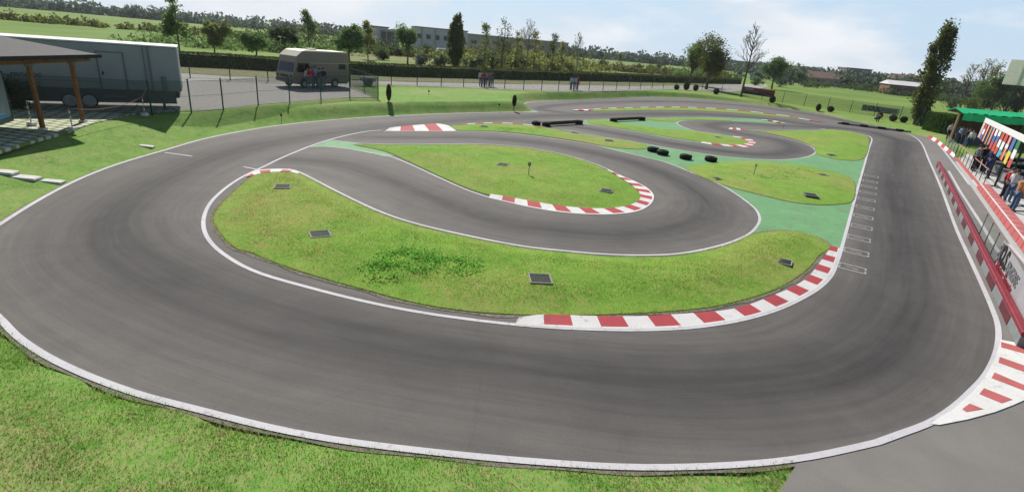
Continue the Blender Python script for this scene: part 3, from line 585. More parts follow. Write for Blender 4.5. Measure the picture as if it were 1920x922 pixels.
track_lines = ln.build('track_lines', M['line']); tag(track_lines, kind='structure')
ln = MB()
ribbon(ln, ground([(1778.7, 320.7), (1801, 360), (1840.7, 421), (1873, 474)]), 0.13, 0.009)
ribbon(ln, ground([(1762, 273), (1785, 302), (1818, 347)]), 0.14, 0.009)
ribbon(ln, ground([(1891.6, 457.8), (1922, 493), (1960, 540)]), 0.13, 0.0125)
tag(ln.build('pit_lines', M['line']), kind='structure')
gt = MB(); ribbon(gt, ground([(1796, 303.5), (1828, 350), (1858, 391), (1893, 441), (1950, 520)]), 0.42, 0.006)
tag(gt.build('pit_gutter', M['gutter']), kind='structure')
sr = MB(); ribbon(sr, OUT[:130], 0.08, -0.001, 0.095, step=0.22, wob=0.5); tag(sr.build('soil_rim', M['soil']), kind='structure')
# start grid boxes along the straight
gb = MB(); dS = Vector((math.sin(R(32.4)), math.cos(R(32.4)), 0)); nS = Vector((dS.y, -dS.x, 0))
for cx_, cy_ in [(1597, 502), (1604.5, 472), (1609.5, 446.5), (1614.5, 425), (1617.5, 406), (1621, 389), (1624, 374), (1626.5, 361), (1628.5, 350), (1631, 340), (1633, 330)]:
    c = at(cx_, cy_, 0.013)
    def bar(u, v, lu, lv):
        o_ = c + nS * u + dS * v; a = nS * (lu / 2); b = dS * (lv / 2); gb.quad(o_ - a - b, o_ + a - b, o_ + a + b, o_ - a + b)
    bar(.02, 0.27, 0.70, 0.075); bar(.02, -0.27, 0.70, 0.075); bar(-0.33, 0.17, 0.05, 0.24); bar(-0.33, -0.17, 0.05, 0.24); bar(0.37, 0.17, 0.05, 0.24); bar(0.37, -0.17, 0.05, 0.24)
    bar(-0.05, 0.03, 0.22, 0.05); bar(0.12, -0.04, 0.12, 0.07)
tag(gb.build('grid_markings', M['faded']), kind='structure')

# striped kerbs
def kerb(label, outer, inner, stripes, z_in=0.06, first=0, skew=0.0, white_lip=0.0):
    n = stripes * 4; A = resample(outer, count=n + 1); B = resample(inner, count=n + 1); mb = MB()
    zA, zB = 0.016, z_in
    for i in range(n):
        mi = ((i // 4) + first) % 2
        a, b, c, d = A[i], A[i + 1], B[i + 1], B[i]
        if white_lip:
            a2, b2 = a + (d - a) * white_lip, b + (c - b) * white_lip; zl = zA + (zB - zA) * white_lip
            mb.quad((*a, zA), (*b, zA), (*b2, zl), (*a2, zl), 0); mb.quad((*a2, zl), (*b2, zl), (*c, zB), (*d, zB), mi)
        else: mb.quad((*a, zA), (*b, zA), (*c, zB), (*d, zB), mi)
        mb.quad((*d, zB), (*c, zB), (*c, -0.02), (*d, -0.02), mi); mb.quad((*b, zA), (*a, zA), (*a, -0.02), (*b, -0.02), mi)
    for k in (0, n): mb.quad((*A[k], -0.02), (*A[k], zA), (*B[k], zB), (*B[k], -0.02), 0)
    return tag(mb.build('kerb', [M['kwhite'], M['kred']]), label, 'kerb', 'red and white kerbs of the track')
kerb('long red and white kerb along the near right bend of the big grass island', curve([(965, 609.5), (1040, 613.5), (1120, 616.5), (1200, 617.5), (1285, 614), (1341, 607.5), (1397, 597), (1454, 580.5), (1496, 562), (1535, 538), (1557, 515), (1568, 490), (1574, 465)], 5),
     curve([(972, 600), (1010, 594.5), (1113, 596.8), (1200, 596.8), (1285, 592), (1352, 586.5), (1397, 577), (1448, 557.5), (1482, 543), (1513, 523.5), (1535.6, 495.5), (1550, 476), (1557, 464)], 5), 22, 0.07, 0, white_lip=0.16)
kerb('red and white kerb wrapping the tip of the teardrop grass island', curve([(916, 371.5), (960, 381.5), (986, 387.5), (1038, 396.5), (1090, 401.5), (1142, 402.5), (1189, 398), (1210, 390.5), (1223, 379.5), (1226, 367.5), (1216, 354.5), (1195, 342.5), (1168, 331), (1142, 318.5)], 5),
     curve([(920, 366.5), (950, 371.5), (986, 378), (1038, 387), (1090, 392.5), (1130, 393.5), (1165, 390.5), (1190, 383), (1200, 374), (1199, 364), (1185, 350), (1165, 337), (1150, 327.5), (1138, 321)], 5), 25, 0.07, 0, white_lip=0.14)
kerb('short red and white kerb on the far left tip of the big grass island', curve([(462, 330), (475, 322.5), (487, 319.2), (505, 317.6), (530, 317.2), (548, 319), (562, 325)], 5), curve([(464, 334), (478, 330), (492, 326.5), (510, 324.6), (530, 324.2), (545, 324.4), (556, 327)], 5), 6, 0.05, 1, white_lip=0.25)
kerb('wide red and white wedge kerb where the middle lane leaves the oval', curve([(722, 245.8), (760, 246), (800, 246), (856, 245.8)], 4), curve([(730, 243.2), (744, 241.4), (770, 238.8), (796, 236.6), (822, 235.2), (840, 238.5)], 4), 5, 0.12, 0)
kerb('thin red and white kerb on the oval side of the narrow grass strip', curve([(860, 233.6), (900, 231), (926, 230.4), (952.5, 231), (991.6, 234.2), (1020, 238)], 5), curve([(861, 235.2), (900, 232.8), (926, 232.2), (952.5, 232.8), (991.6, 236), (1018, 239.6)], 5), 9, 0.05, 1)
kerb('red and white kerb round the blunt end of the peninsula island', curve([(1315, 268.5), (1340, 272), (1367, 274.8), (1384, 275.8), (1401, 275.8), (1411.5, 272.7), (1417, 268), (1413, 264), (1395, 258.6), (1375, 255.6)], 5),
     curve([(1315, 266.9), (1340, 270.2), (1360, 272.4), (1380, 273.2), (1396, 271.2), (1402, 267.8), (1398, 263.4), (1385, 259.6), (1372, 257.4)], 5), 13, 0.06, 0)
kerb('small red and white kerb pointing at the inner hairpin', curve([(1366, 242), (1380, 243.6), (1396, 245)], 3), curve([(1368, 240.9), (1380, 241.2), (1395, 243.2)], 3), 4, 0.07, 0)
kerb('red and white kerb on the right tip of the upper green run-off', curve([(1428, 224.2), (1446, 226), (1460, 228), (1474, 231.4)], 4), curve([(1430, 226), (1446, 228.4), (1458, 231), (1470, 232)], 4), 5, 0.07, 0)
kerb('small red and white kerb at the left end of the far grass strip', curve([(1074, 206.6), (1086, 205.4), (1100, 205.4), (1112, 204.6)], 3), curve([(1076, 208), (1088, 208.4), (1099, 208.8), (1108, 208)], 3), 4, 0.07, 0)
kerb('thin striped kerb along the outer edge of the far grass strip', curve([(1112, 204.8), (1145, 202.8), (1210, 201.2), (1264, 200.8), (1318.6, 202.2), (1383.6, 206.6), (1449, 214), (1480, 218), (1510, 223.6), (1544, 229)], 5), curve([(1112, 206), (1145, 204.1), (1210, 202.4), (1264, 202), (1318.6, 203.4), (1383.6, 207.8), (1449, 215.2), (1480, 219.2), (1508, 224.8), (1542, 230)], 5), 24, 0.05, 0)
kerb('raised red and white kerb bordering the pit exit grass', curve([(1739, 258), (1752, 266), (1764, 275.5), (1776, 285.5), (1788, 295.5)], 4), curve([(1742, 255.5), (1755, 263), (1767, 272.5), (1779, 283), (1791, 293)], 4), 8, 0.16, 1)
# broad painted corner at the near right
cn = MB(); q8 = lambda *p: [at(1400 + x / 3.179, 560 + y / 3.179, 0.02) for x, y in p]
corner = fill('corner_kerb', q8((1518, 243), (1600, 258), (1800, 300), (1900, 480), (1760, 560), (1653, 602), (1590, 630), (1480, 672), (1320, 715), (1150, 748), (1090, 742), (1240, 648), (1340, 558), (1420, 468), (1485, 345), (1512, 260)), M['kwhite'], 0.018, skirt=0.04, kind=None)
tag(corner, 'broad white corner kerb with red bars at the pit entry beside the guard rail', 'kerb', 'red and white kerbs of the track')
for p in (((1517, 255), (1680, 300), (1680, 331), (1517, 287)), ((1510, 345), (1700, 412), (1700, 450), (1500, 378)), ((1478, 437), (1720, 540), (1700, 562), (1460, 470)), ((1415, 530), (1585, 598), (1520, 620), (1387, 565)), ((1330, 622), (1412, 655), (1310, 672), (1285, 655))):
    a = [at(1400 + x / 3.179, 560 + y / 3.179, 0.0225) for x, y in p]; cn.quad(*a[::-1])
cn.build('red_bar', M['pink'], corner)

# gravel yard, service road and paved terrace
def draped(name, px, mat, off, step=1.2, fixed=None):
    W_ = [att(x, y) for x, y in px]
    return fill(name, [tuple(p[:2]) for p in W_], mat, step=step, smooth_=True, zf=lambda P2, D: terrain(P2[:, 0], P2[:, 1]) + off + 0.012 * sstep(0, 0.6, D))
draped('gravel_yard', [(240, 214), (359, 210.5), (419, 205.5), (484, 196.8), (544, 192.8), (602, 188.2), (656, 183), (704, 183.5), (683, 173), (656, 162), (668, 159.2), (733, 160.4), (826, 163), (946, 168), (1046, 172), (1104, 172), (1200, 170), (1260, 167.5), (1316, 170), (1352, 174), (1400, 170), (1440, 163.5), (1436, 158), (1380, 158), (1300, 160.5), (1200, 162), (1104, 160.5), (980, 158.5), (860, 156), (720, 153), (660, 151), (514, 146), (430, 144), (346, 138), (200, 130), (60, 125), (-160, 140), (-160, 190), (40, 205)], M['gravel'], 0.012)
draped('dry_verge', [(1320, 159.5), (1200, 161.4), (1104, 160), (980, 158), (860, 155.5), (720, 152.5), (660, 150.5), (514, 145.5), (430, 143.5), (346, 137.5), (200, 129.5), (60, 124), (60, 112), (200, 117), (346, 124), (514, 133), (660, 139), (720, 141.5), (860, 145), (980, 147.5), (1104, 150), (1200, 152), (1330, 153)], M['verge'], 0.02)
draped('olive_meadow', [(560, 108), (660, 112.5), (764, 117), (853, 126), (980, 133), (1104, 138), (1240, 142.5), (1290, 146), (1270, 128), (1180, 120), (1050, 112), (900, 102), (760, 96), (620, 88)], M['olive_meadow'], 0.02, step=2.5)
ter_px = [(-60, 301), (0, 283), (70, 262), (137, 243.5), (175, 232), (215, 222), (250, 214.5), (300, 211), (340, 207), (250, 202), (120, 198), (0, 196), (-120, 200)]
fill('paved_terrace', [tuple(p[:2]) for p in ground(ter_px, 0.77)], M['paver'], 0.79, skirt=0.12)

# ------------------------------------------------------------------ people
def skin_mesh(name, V, E_, rad, mats, sub=1):
    me = bpy.data.meshes.new(name); me.from_pydata(V, E_, []); ob = bpy.data.objects.new(name, me); COL.objects.link(ob)
    md = ob.modifiers.new('skin', 'SKIN'); md.use_smooth_shade = True
    for i, s in enumerate(me.skin_vertices[0].data): s.radius = rad[i] if isinstance(rad[i], tuple) else (rad[i], rad[i]); s.use_root = i == 0
    sb = ob.modifiers.new('sub', 'SUBSURF'); sb.levels = sub; sb.render_levels = sub
    dg = bpy.context.evaluated_depsgraph_get(); m2 = bpy.data.meshes.new_from_object(ob.evaluated_get(dg)); bpy.data.objects.remove(ob); bpy.data.meshes.remove(me)
    m2.name = name; m2.materials.clear(); m2.materials.append(mats); return m2
def pose(kind):
    J = dict(pel=(0, 0, .95), bel=(0, .0, 1.10), che=(0, .0, 1.30), nb=(0, .01, 1.44), nk=(0, 0, 1.52), hd=(0, -.015, 1.61), cr=(0, -.01, 1.69), nose=(0, -.115, 1.60))
    for s, n in ((1, 'l'), (-1, 'r')):
        J['hip' + n] = (.09 * s, 0, .90); J['kn' + n] = (.10 * s, -.02, .49); J['an' + n] = (.11 * s, .02, .09); J['to' + n] = (.125 * s, -.14, .035)
        J['sh' + n] = (.175 * s, .01, 1.41); J['el' + n] = (.24 * s, .03, 1.13); J['wr' + n] = (.25 * s, -.06, .90); J['ha' + n] = (.25 * s, -.085, .83)
    if kind == 'folded':
        for s, n in ((1, 'l'), (-1, 'r')): J['el' + n] = (.25 * s, -.05, 1.14); J['wr' + n] = (.05 * s, -.23, 1.15 + .03 * s); J['ha' + n] = (-.02 * s, -.24, 1.17 + .03 * s)
    if kind == 'reach':
        J['ell'] = (.24, -.1, 1.2); J['wrl'] = (.20, -.34, 1.16); J['hal'] = (.19, -.41, 1.16)
    if kind == 'crouch':
        J.update(pel=(0, .18, .42), bel=(0, .12, .56), che=(0, -.02, .74), nb=(0, -.10, .86), nk=(0, -.14, .92), hd=(0, -.18, 1.00), cr=(0, -.175, 1.08), nose=(0, -.28, .98))
        for s, n in ((1, 'l'), (-1, 'r')):
            J['hip' + n] = (.10 * s, .16, .40); J['kn' + n] = (.16 * s, -.24, .50); J['an' + n] = (.14 * s, -.08, .09); J['to' + n] = (.16 * s, -.24, .035)
            J['sh' + n] = (.17 * s, -.07, .83); J['el' + n] = (.22 * s, -.22, .62); J['wr' + n] = (.09 * s, -.36, .78); J['ha' + n] = (.06 * s, -.39, .84)
    names = list(J); V = [J[k] for k in names]; ix = {k: i for i, k in enumerate(names)}
    rad = {'pel': (.15, .105), 'bel': (.14, .10), 'che': (.165, .11), 'nb': (.10, .075), 'nk': .055, 'hd': (.078, .095), 'cr': (.062, .075), 'nose': .018, 'hip': .088, 'kn': .055, 'an': .038, 'to': .034, 'sh': .058, 'el': .042, 'wr': .028, 'ha': .036}
    rr = [rad.get(k, rad.get(k[:-1])) for k in names]
    E_ = [('pel', 'bel'), ('bel', 'che'), ('che', 'nb'), ('nb', 'nk'), ('nk', 'hd'), ('hd', 'cr'), ('hd', 'nose')]
    for n in 'lr': E_ += [('pel', 'hip' + n), ('hip' + n, 'kn' + n), ('kn' + n, 'an' + n), ('an' + n, 'to' + n), ('nb', 'sh' + n), ('sh' + n, 'el' + n), ('el' + n, 'wr' + n), ('wr' + n, 'ha' + n)]
    E_ = [(ix[a], ix[b]) for a, b in E_]
    for n, s in (('l', 1), ('r', -1)):           # four fingers and a thumb on each hand
        h = Vector(J['ha' + n]); d = (h - Vector(J['wr' + n])).normalized(); side = d.cross(Vector((1, 0, 0))).normalized() if abs(d.x) < .8 else d.cross(Vector((0, 0, 1))).normalized()
        for q, (o_, ln_) in enumerate(((-.026, .062), (-.009, .075), (.009, .072), (.026, .055))):
            a = h + d * .035 + side * o_; b = a + d * ln_ * .55; c = b + d * ln_ * .4 + Vector((-s * .012, 0, 0)); k = len(V)
            V += [tuple(a), tuple(b), tuple(c)]; rr += [.011, .0095, .008]; E_ += [(ix['ha' + n], k), (k, k + 1), (k + 1, k + 2)]
        a = h - d * .01 + side * -.034; b = a + d * .03 + side * -.018; k = len(V); V += [tuple(a), tuple(b)]; rr += [.012, .009]; E_ += [(ix['ha' + n], k), (k, k + 1)]
    body = skin_mesh('body_' + kind, V, E_, rr, M['skin'])
    def sub(keys, edges, grow_, nm, over={}):
        k2 = {k: i for i, k in enumerate(keys)}
        def gr(k):
            r_ = over.get(k, over.get(k[:-1], rad.get(k, rad.get(k[:-1])))); return tuple(v + grow_ for v in r_) if isinstance(r_, tuple) else (r_ + grow_,) * 2
        return skin_mesh(nm + '_' + kind, [over_pos.get(k, J[k]) for k in keys], [(k2[a], k2[b]) for a, b in edges], [gr(k) for k in keys], M['skin'])
    over_pos = {}
    for n in 'lr': over_pos['el' + n] = J['el' + n]
    shirt = sub(['che', 'bel', 'pel', 'nb', 'shl', 'ell', 'shr', 'elr', 'wrl', 'wrr'], [('che', 'bel'), ('bel', 'pel'), ('che', 'nb'), ('nb', 'shl'), ('shl', 'ell'), ('nb', 'shr'), ('shr', 'elr'), ('ell', 'wrl'), ('elr', 'wrr')], .018, 'shirt', {'el': .05, 'sh': .062, 'wr': .03})
    trou = sub(['pel', 'hipl', 'knl', 'anl', 'hipr', 'knr', 'anr'], [('pel', 'hipl'), ('hipl', 'knl'), ('knl', 'anl'), ('pel', 'hipr'), ('hipr', 'knr'), ('knr', 'anr')], .015, 'trousers', {'an': .05, 'kn': .062, 'pel': (.145, .10)})
    shoes = [sub(['an' + n, 'to' + n], [('an' + n, 'to' + n)], .012, 'shoe') for n in 'lr']
    mb = MB(); c = Vector(J['hd']); rows = []
    for i in range(6):
        t = math.pi * 0.56 * i / 5
        rows.append((max(.002, math.sin(t)), math.cos(t)))
    mb.lathe([(r_, h) for r_, h in rows], n=14)
    mb.v = [(c.x + x * .092, c.y + .022 + y * .108 + (0.02 if z < .2 else 0), c.z + .035 + z * .098) for x, y, z in mb.v]
    hair = mb.build('hair', M['hair_dark'], smooth=True); hm = hair.data; bpy.data.objects.remove(hair)
    em = []
    for s in (-1, 1):
        eye = MB(); eye.lathe([(.001, .010), (.008, .006), (.010, 0), (.008, -.006), (.001, -.010)], (c.x + .031 * s, c.y - .092, c.z + .012), 8)
        eo = eye.build('eye', M['black'], smooth=True); em.append(eo.data); bpy.data.objects.remove(eo)
    return dict(body=body, shirt=shirt, trousers=trou, shoes=shoes, hair=hm, eyes=em)
POSES = {k: pose(k) for k in ('stand', 'folded', 'reach', 'crouch')}
def person(loc, face, kind, shirt, trousers, label, group, hair='hair_dark', h=1.0, arms_bare=False):
    p = POSES[kind]
    o = bpy.data.objects.new('person', p['body']); COL.objects.link(o); o.location = loc; o.rotation_euler = (0, 0, face); o.scale = (h, h, h)
    tag(o, label, 'person', group)
    def part(nm, me, mt):
        me = me.copy(); me.materials.clear(); me.materials.append(mt); q = bpy.data.objects.new(nm, me); COL.objects.link(q); q.parent = o
    part('shirt', p['shirt'], shirt); part('trousers', p['trousers'], trousers); part('hair', p['hair'], M[hair])
    for s in p['eyes']: part('eye', s, M['black'])
    for s in p['shoes']: part('shoe', s, M['black'])
    return o
C_white, C_red, C_lblue, C_black, C_grey, C_jean, C_dark, C_navy = (cloth(n, c) for n, c in (('white_cloth', (.62, .62, .64)), ('red_cloth', (.42, .02, .03)), ('light_blue_cloth', (.30, .40, .60)), ('black_cloth', (.014, .014, .017)), ('grey_cloth', (.17, .17, .18)), ('denim', (.09, .14, .24)), ('charcoal_cloth', (.04, .04, .045)), ('navy_cloth2', (.03, .045, .12))))
C_orange = cloth('orange_cloth', (.5, .2, .08))
FACE = lambda p: math.atan2(-p[0], p[1])           # turned towards the driver stand
for px, py, kd, sh, tr_, lab, df, h in [
    (578, 166.5, 'stand', C_white, C_jean, 'person in a white shirt and jeans, leftmost of the group beside the motorhome', .5, .98),
    (583.5, 168, 'folded', C_red, C_jean, 'person in a red jacket with folded hands in front of the beige motorhome', .1, 1.0),
    (592, 167.5, 'stand', C_lblue, C_dark, 'person in a light blue shirt and dark trousers in front of the motorhome', -.3, 1.05),
    (600.5, 169, 'reach', C_dark, C_jean, 'person in a charcoal top reaching forward in front of the motorhome', 1.2, .98),
    (607, 168.5, 'stand', C_black, C_jean, 'person in a black jacket and jeans, rightmost of the group beside the motorhome', .6, 1.0)]:
    p = att(px, py); person(p, FACE(p) + df, kd, sh, tr_, lab, 'people in front of the motorhome', h=h)
for px, py, kd, sh, tr_, lab, df in [
    (900.5, 162.5, 'stand', C_white, C_jean, 'person in a white shirt, leftmost of the group behind the far fence', .4),
    (905.5, 163.5, 'folded', C_red, C_jean, 'person in a red shirt behind the far wire fence by the road', 0),
    (911, 163, 'stand', C_lblue, C_dark, 'person in a pale blue shirt and dark trousers behind the far wire fence', -.4),
    (917, 163.5, 'reach', C_grey, C_jean, 'person in a grey top reaching forward behind the far wire fence', 1.0),
    (922.5, 163.5, 'stand', C_dark, C_jean, 'person in a charcoal top, rightmost of the group of five behind the far fence', .4)]:
    p = att(px, py); person(p, FACE(p) + df, kd, sh, tr_, lab, 'people behind the far fence')
for px, py, kd, sh, lab, df in [(1070, 169.5, 'reach', C_lblue, 'person in a pale blue top by the far fence right of the larger group', -.9), (1076, 169.8, 'stand', C_white, 'person in a white top standing between two others at the far fence', .2), (1081.5, 169.5, 'stand', C_red, 'person in a dull red top, rightmost of three at the far fence', .9)]:
    p = att(px, py); person(p, FACE(p) + df, kd, sh, C_jean, lab, 'three people behind the far fence')
p = att(1643, 228.5); person(p, FACE(p) + .8, 'crouch', C_grey, C_black, 'person in grey and black crouching on the grass bank by the far fence', None)
for px, py, kd, sh, tr_, lab, df, h in [
    (1822, 321, 'stand', C_grey, C_black, 'person in a grey shirt and black trousers leaning at the pit railing', 2.2, 1.06),
    (1833, 322, 'folded', C_black, C_black, 'person all in black standing in the middle of three at the pit railing', 3.0, 1.08),
    (1847, 327, 'stand', C_navy, C_navy, 'person in dark blue standing beside the pole of the flag board', 2.4, 1.08)]:
    p = at(px, py, .09); person(p, FACE(p) + df, kd, sh, tr_, lab, 'people standing at the pit railing', h=h)
for px, py, kd, sh, tr_, lab, df, hr in [
    (1878, 374, 'stand', C_red, C_dark, 'person in a red shirt behind the tiled pit wall', 2.4, 'hair_brown'),
    (1886, 379, 'folded', C_white, C_jean, 'person in a white shirt and jeans behind the tiled pit wall', 2.6, 'hair_dark'),
    (1896, 396, 'reach', C_orange, C_jean, 'person in an orange and white top and jeans behind the tiled pit wall', 2.2, 'hair_brown')]:
    p = at(px, py, .09); person(p, FACE(p) + df, kd, sh, tr_, lab, 'people working behind the pit wall', hair=hr)
p = at(1922, 438, .09); person(p, FACE(p) + 1.2, 'reach', C_black, C_black, 'person in black reaching over the tiled pit wall at the right edge', 'people working behind the pit wall')
for px, py, kd, sh, tr_, lab, df in [
    (1776, 262, 'stand', C_white, C_dark, 'person in a white shirt left of the timber post of the green hut', .2), (1790, 268, 'stand', C_navy, C_jean, 'person in navy just right of the timber post of the green hut', .5),
    (1796, 270, 'folded', C_lblue, C_dark, 'person in light blue in the group under the green roof', -.2), (1802, 272, 'stand', C_grey, C_navy, 'person in grey in the middle of the group under the green roof', .3),
    (1808, 275, 'reach', C_dark, C_jean, 'person in charcoal holding a hand out in the group by the net railing', .8), (1814, 278, 'stand', C_white, C_navy, 'person in a white shirt and navy trousers, rightmost of the group by the net railing', -.5)]:
    p = at(px, py, .09); person(p, FACE(p) + df, kd, sh, tr_, lab, 'people in front of the green roofed hut')

# ------------------------------------------------------------------ fences
def fence(label, bases, height, post_mat, chain, r_=0.038, group='chain link fences', top=True):
    P_ = [Vector(b) for b in bases]
    root = thing('chain_link_fence', label, 'fence', P_[0], 0, group); o = P_[0]
    for p in P_:
        mb = MB(); q = p - o; mb.tube([q + Vector((0, 0, -.25)), q + Vector((0, 0, height))], r_, 8); mb.lathe([(r_ * 1.3, 0), (r_ * 1.3, .02), (.002, .035)], (q.x, q.y, q.z + height), 8); mb.build('post', post_mat, root, True)
    vs = []; fs = []; uv = []; u = 0
    for a, b in zip(P_[:-1], P_[1:]):
        k = len(vs); a, b = a - o, b - o; l = (b - a).length; H = height - .08
        vs += [a + Vector((0, 0, .03)), b + Vector((0, 0, .03)), b + Vector((0, 0, H)), a + Vector((0, 0, H))]; fs.append((k, k + 1, k + 2, k + 3)); uv += [(u, 0), (u + l, 0), (u + l, H), (u, H)]; u += l
    me = bpy.data.meshes.new('wire_mesh'); me.from_pydata(vs, [], fs); ul = me.uv_layers.new(name='UVMap')
    for i, q in enumerate(uv): ul.data[i].uv = q
    me.materials.append(chain); me.update(); w = bpy.data.objects.new('wire_mesh', me); COL.objects.link(w); w.parent = root
    mb = MB()
    for z in ((.06, height * .5, height - .09) if top else (.06,)): mb.tube([p - o + Vector((0, 0, z)) for p in P_], .007, 5)
    mb.build('tension_wire', post_mat, root); return root
NF = 1.72
near_b = [att(x, y) for x, y in [(-70, 204), (-10, 206), (74, 208.5), (151, 210.5), (285.6, 216), (359, 211.5), (419, 206.5), (484.5, 198.3), (543.6, 193.8), (602, 189), (656, 185), (709, 186)]]
fence('green wire mesh fence in front of the gravel yard and the race trailer', near_b, NF, M['postgreen'], M['chain'])
fence('short green wire mesh fence closing the gravel yard behind the motorhome', [near_b[-1], att(683, 173.5), att(657, 163)], NF, M['postgreen'], M['chain'])
far_px = [(120, 142), (200, 143.5), (281, 145.5), (357, 147.5), (432, 150.5), (503, 153.5), (570, 155.5), (628, 157.2), (682, 158.6), (733.7, 160), (782, 161), (827, 162.4), (869, 163.4), (908, 165.4), (946, 167), (981.5, 168.5), (1015, 170), (1046.5, 171.2), (1075, 171.6), (1104, 170.8), (1130, 170.4), (1155, 169.6), (1179, 168.8), (1200, 168.4), (1222, 167.4), (1243, 166.6), (1266, 166), (1291, 167), (1316, 169.4), (1352, 175), (1390, 181.5), (1428, 187), (1466.6, 192.5), (1507, 199), (1551, 204.5), (1593, 211), (1638, 217.5), (1685.5, 224), (1722, 231)]
far_b = [att(x, y) for x, y in far_px]
fence('long dark wire mesh fence along the service road and the right meadow', far_b, 1.85, M['postdark'], M['chainfar'], .042)
# leaning braces of the near fence corner post
for a, sgn in ((near_b[4], 1),):
    b = thing('fence_brace', 'pair of slanting wires bracing the green fence post beside the trailer', 'brace', a); mb = MB()
    mb.tube([(0, .05, 1.25), (1.0, .7, .05)], .012, 6); mb.tube([(0, -.05, 1.25), (-.5, -.9, .05)], .012, 6); mb.build('wire', M['postdark'], b)

# ------------------------------------------------------------------ race trailer
tb = at(346, 206.5, .78); tr_ang = math.atan2(.51, .86)
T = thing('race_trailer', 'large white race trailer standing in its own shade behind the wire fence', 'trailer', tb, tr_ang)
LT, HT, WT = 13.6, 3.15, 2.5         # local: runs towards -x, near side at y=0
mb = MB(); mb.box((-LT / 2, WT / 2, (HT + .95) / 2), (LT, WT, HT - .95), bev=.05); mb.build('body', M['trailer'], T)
mb = MB(); mb.box((-LT / 2, WT / 2, HT + .03), (LT + .04, WT + .06, .06), bev=.02); mb.build('roof_edge', M['white'], T)
mb = MB(); mb.box((-LT / 2 - .1, .08, .62), (LT - .4, .05, .62)); mb.build('side_skirt', M['skirt'], T)
mb = MB(); mb.box((-LT / 2, WT / 2, .75), (LT - .3, WT - .4, .3)); mb.build('chassis', M['darksteel'], T)
for x, w in ((-1.28, .09), (-1.5, .05)): mb = MB(); mb.box((x, -.02, (HT + .95) / 2), (w, .05, HT - .98)); mb.build('corner_trim', M['trailertrim'], T)
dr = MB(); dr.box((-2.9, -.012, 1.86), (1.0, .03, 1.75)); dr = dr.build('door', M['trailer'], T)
mb = MB()
for c, d in (((-2.9, -.02, 2.76), (1.12, .05, .05)), ((-3.44, -.02, 1.87), (.06, .05, 1.78)), ((-2.36, -.02, 1.87), (.06, .05, 1.78))): mb.box(c, d)
mb.build('door_frame', M['trailertrim'], dr); mb = MB(); mb.box((-3.28, -.06, 1.75), (.06, .07, .16), bev=.015); mb.build('handle', M['darksteel'], dr)
for k in range(3): mb = MB(); mb.box((-2.9, -.28 - .22 * (2 - k), .2 + .24 * k), (.9, .24, .04)); mb.build('step', M['steel'], T)
for x in [-(min((i * .02 for i in range(100, 500)), key=lambda q: abs(px_of(T.location + Vector((-math.cos(tr_ang) * q, -math.sin(tr_ang) * q, .35))) - X))) for X in (168, 132)]:
    w = MB(); w.lathe([(.20, .0), (.31, .0), (.35, .06), (.35, .22), (.31, .28), (.2, .3)], (x, -.05, .37), 24, 'y'); w = w.build('wheel', M['rubber'], T, True)
    mb = MB(); mb.lathe([(.001, -.03), (.09, -.03), (.11, -.05), (.24, -.02), (.29, -.004), (.29, .05)], (x, -.05, .37), 20, 'y'); mb.build('rim', M['hub'], w, True)
for x in (-.9, -10.4): mb = MB(); mb.box((x, .3, .5), (.12, .12, 1.0)); mb.box((x, .3, .03), (.3, .3, .05)); mb.build('support_leg', M['darksteel'], T)
mb = MB(); mb.box((-.75, -.03, 1.35), (.22, .1, .7), bev=.02); mb.build('side_box', M['trailertrim'], T)
tx_ = -min((i * .02 for i in range(200, 650)), key=lambda q: abs(px_of(T.location + Vector((-math.cos(tr_ang) * q, -math.sin(tr_ang) * q, 1.4))) - 20))
text('lettering', 'medoc', .42, M['textgrey'], Matrix.Translation((tx_, -.004, 1.42)) @ Matrix.Rotation(R(90), 4, 'X'), T, bold=.012)
mb = MB(); mb.box((-LT / 2, -.004, 1.32), (LT - 3.6, .012, .03)); mb.build('side_rail', M['trailertrim'], T)

# ------------------------------------------------------------------ motorhome
ca = at(551, 166.5, .78); cb = at(655, 164.2, .78); dv = cb - ca; cl = dv.length
CA = thing('motorhome', 'beige motorhome with cream roof parked on the gravel yard', 'motorhome', ca, math.atan2(dv.y, dv.x))
wv = 2.15; hv = 2.95          # local x: front 0 to rear cl, near side y=0, body grows to +y
side = [(0.02, .42), (-.04, .95), (.10, 1.25), (.32, 1.95), (.42, 2.45), (.95, 2.84), (cl - .1, 2.84), (cl, 2.74), (cl, .42)]
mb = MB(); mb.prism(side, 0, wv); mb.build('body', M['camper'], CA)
rf = [(.40, 2.46), (.93, 2.87), (1.3, 2.95), (cl - .2, 2.93), (cl - .02, 2.85), (cl - .06, 2.842), (.96, 2.842)]
mb = MB(); mb.prism(rf, -.015, wv + .015); mb.build('roof', M['camperroof'], CA)
mb = MB(); nrm = Vector((-.70, 0, .22)).normalized(); a, b = Vector((.10, 0, 1.27)), Vector((.31, 0, 1.93))
mb.quad(a + nrm * .012 + Vector((0, .16, 0)), b + nrm * .012 + Vector((0, .2, 0)), b + nrm * .012 + Vector((0, wv - .2, 0)), a + nrm * .012 + Vector((0, wv - .16, 0)))
mb.quad(*[q + nrm * .004 for q in (a + Vector((0, .12, -.03)), b + Vector((0, .16, .04)), b + Vector((0, wv - .16, .04)), a + Vector((0, wv - .12, -.03)))]); mb.build('windscreen', M['glass'], CA)
mb = MB(); mb.prism([(.36, 1.26), (.52, 1.95), (1.52, 1.95), (1.55, 1.26)], -.012, .01); mb.build('cab_window', M['glass'], CA)
wn_ = MB(); wn_.box((cl - .75, -.004, 1.72), (.78, .05, .46), bev=.02); wn_ = wn_.build('side_window', M['skirt'], CA)
mb = MB(); mb.box((cl - .75, -.022, 1.72), (.66, .03, .35), bev=.012); mb.build('pane', M['glass'], wn_)
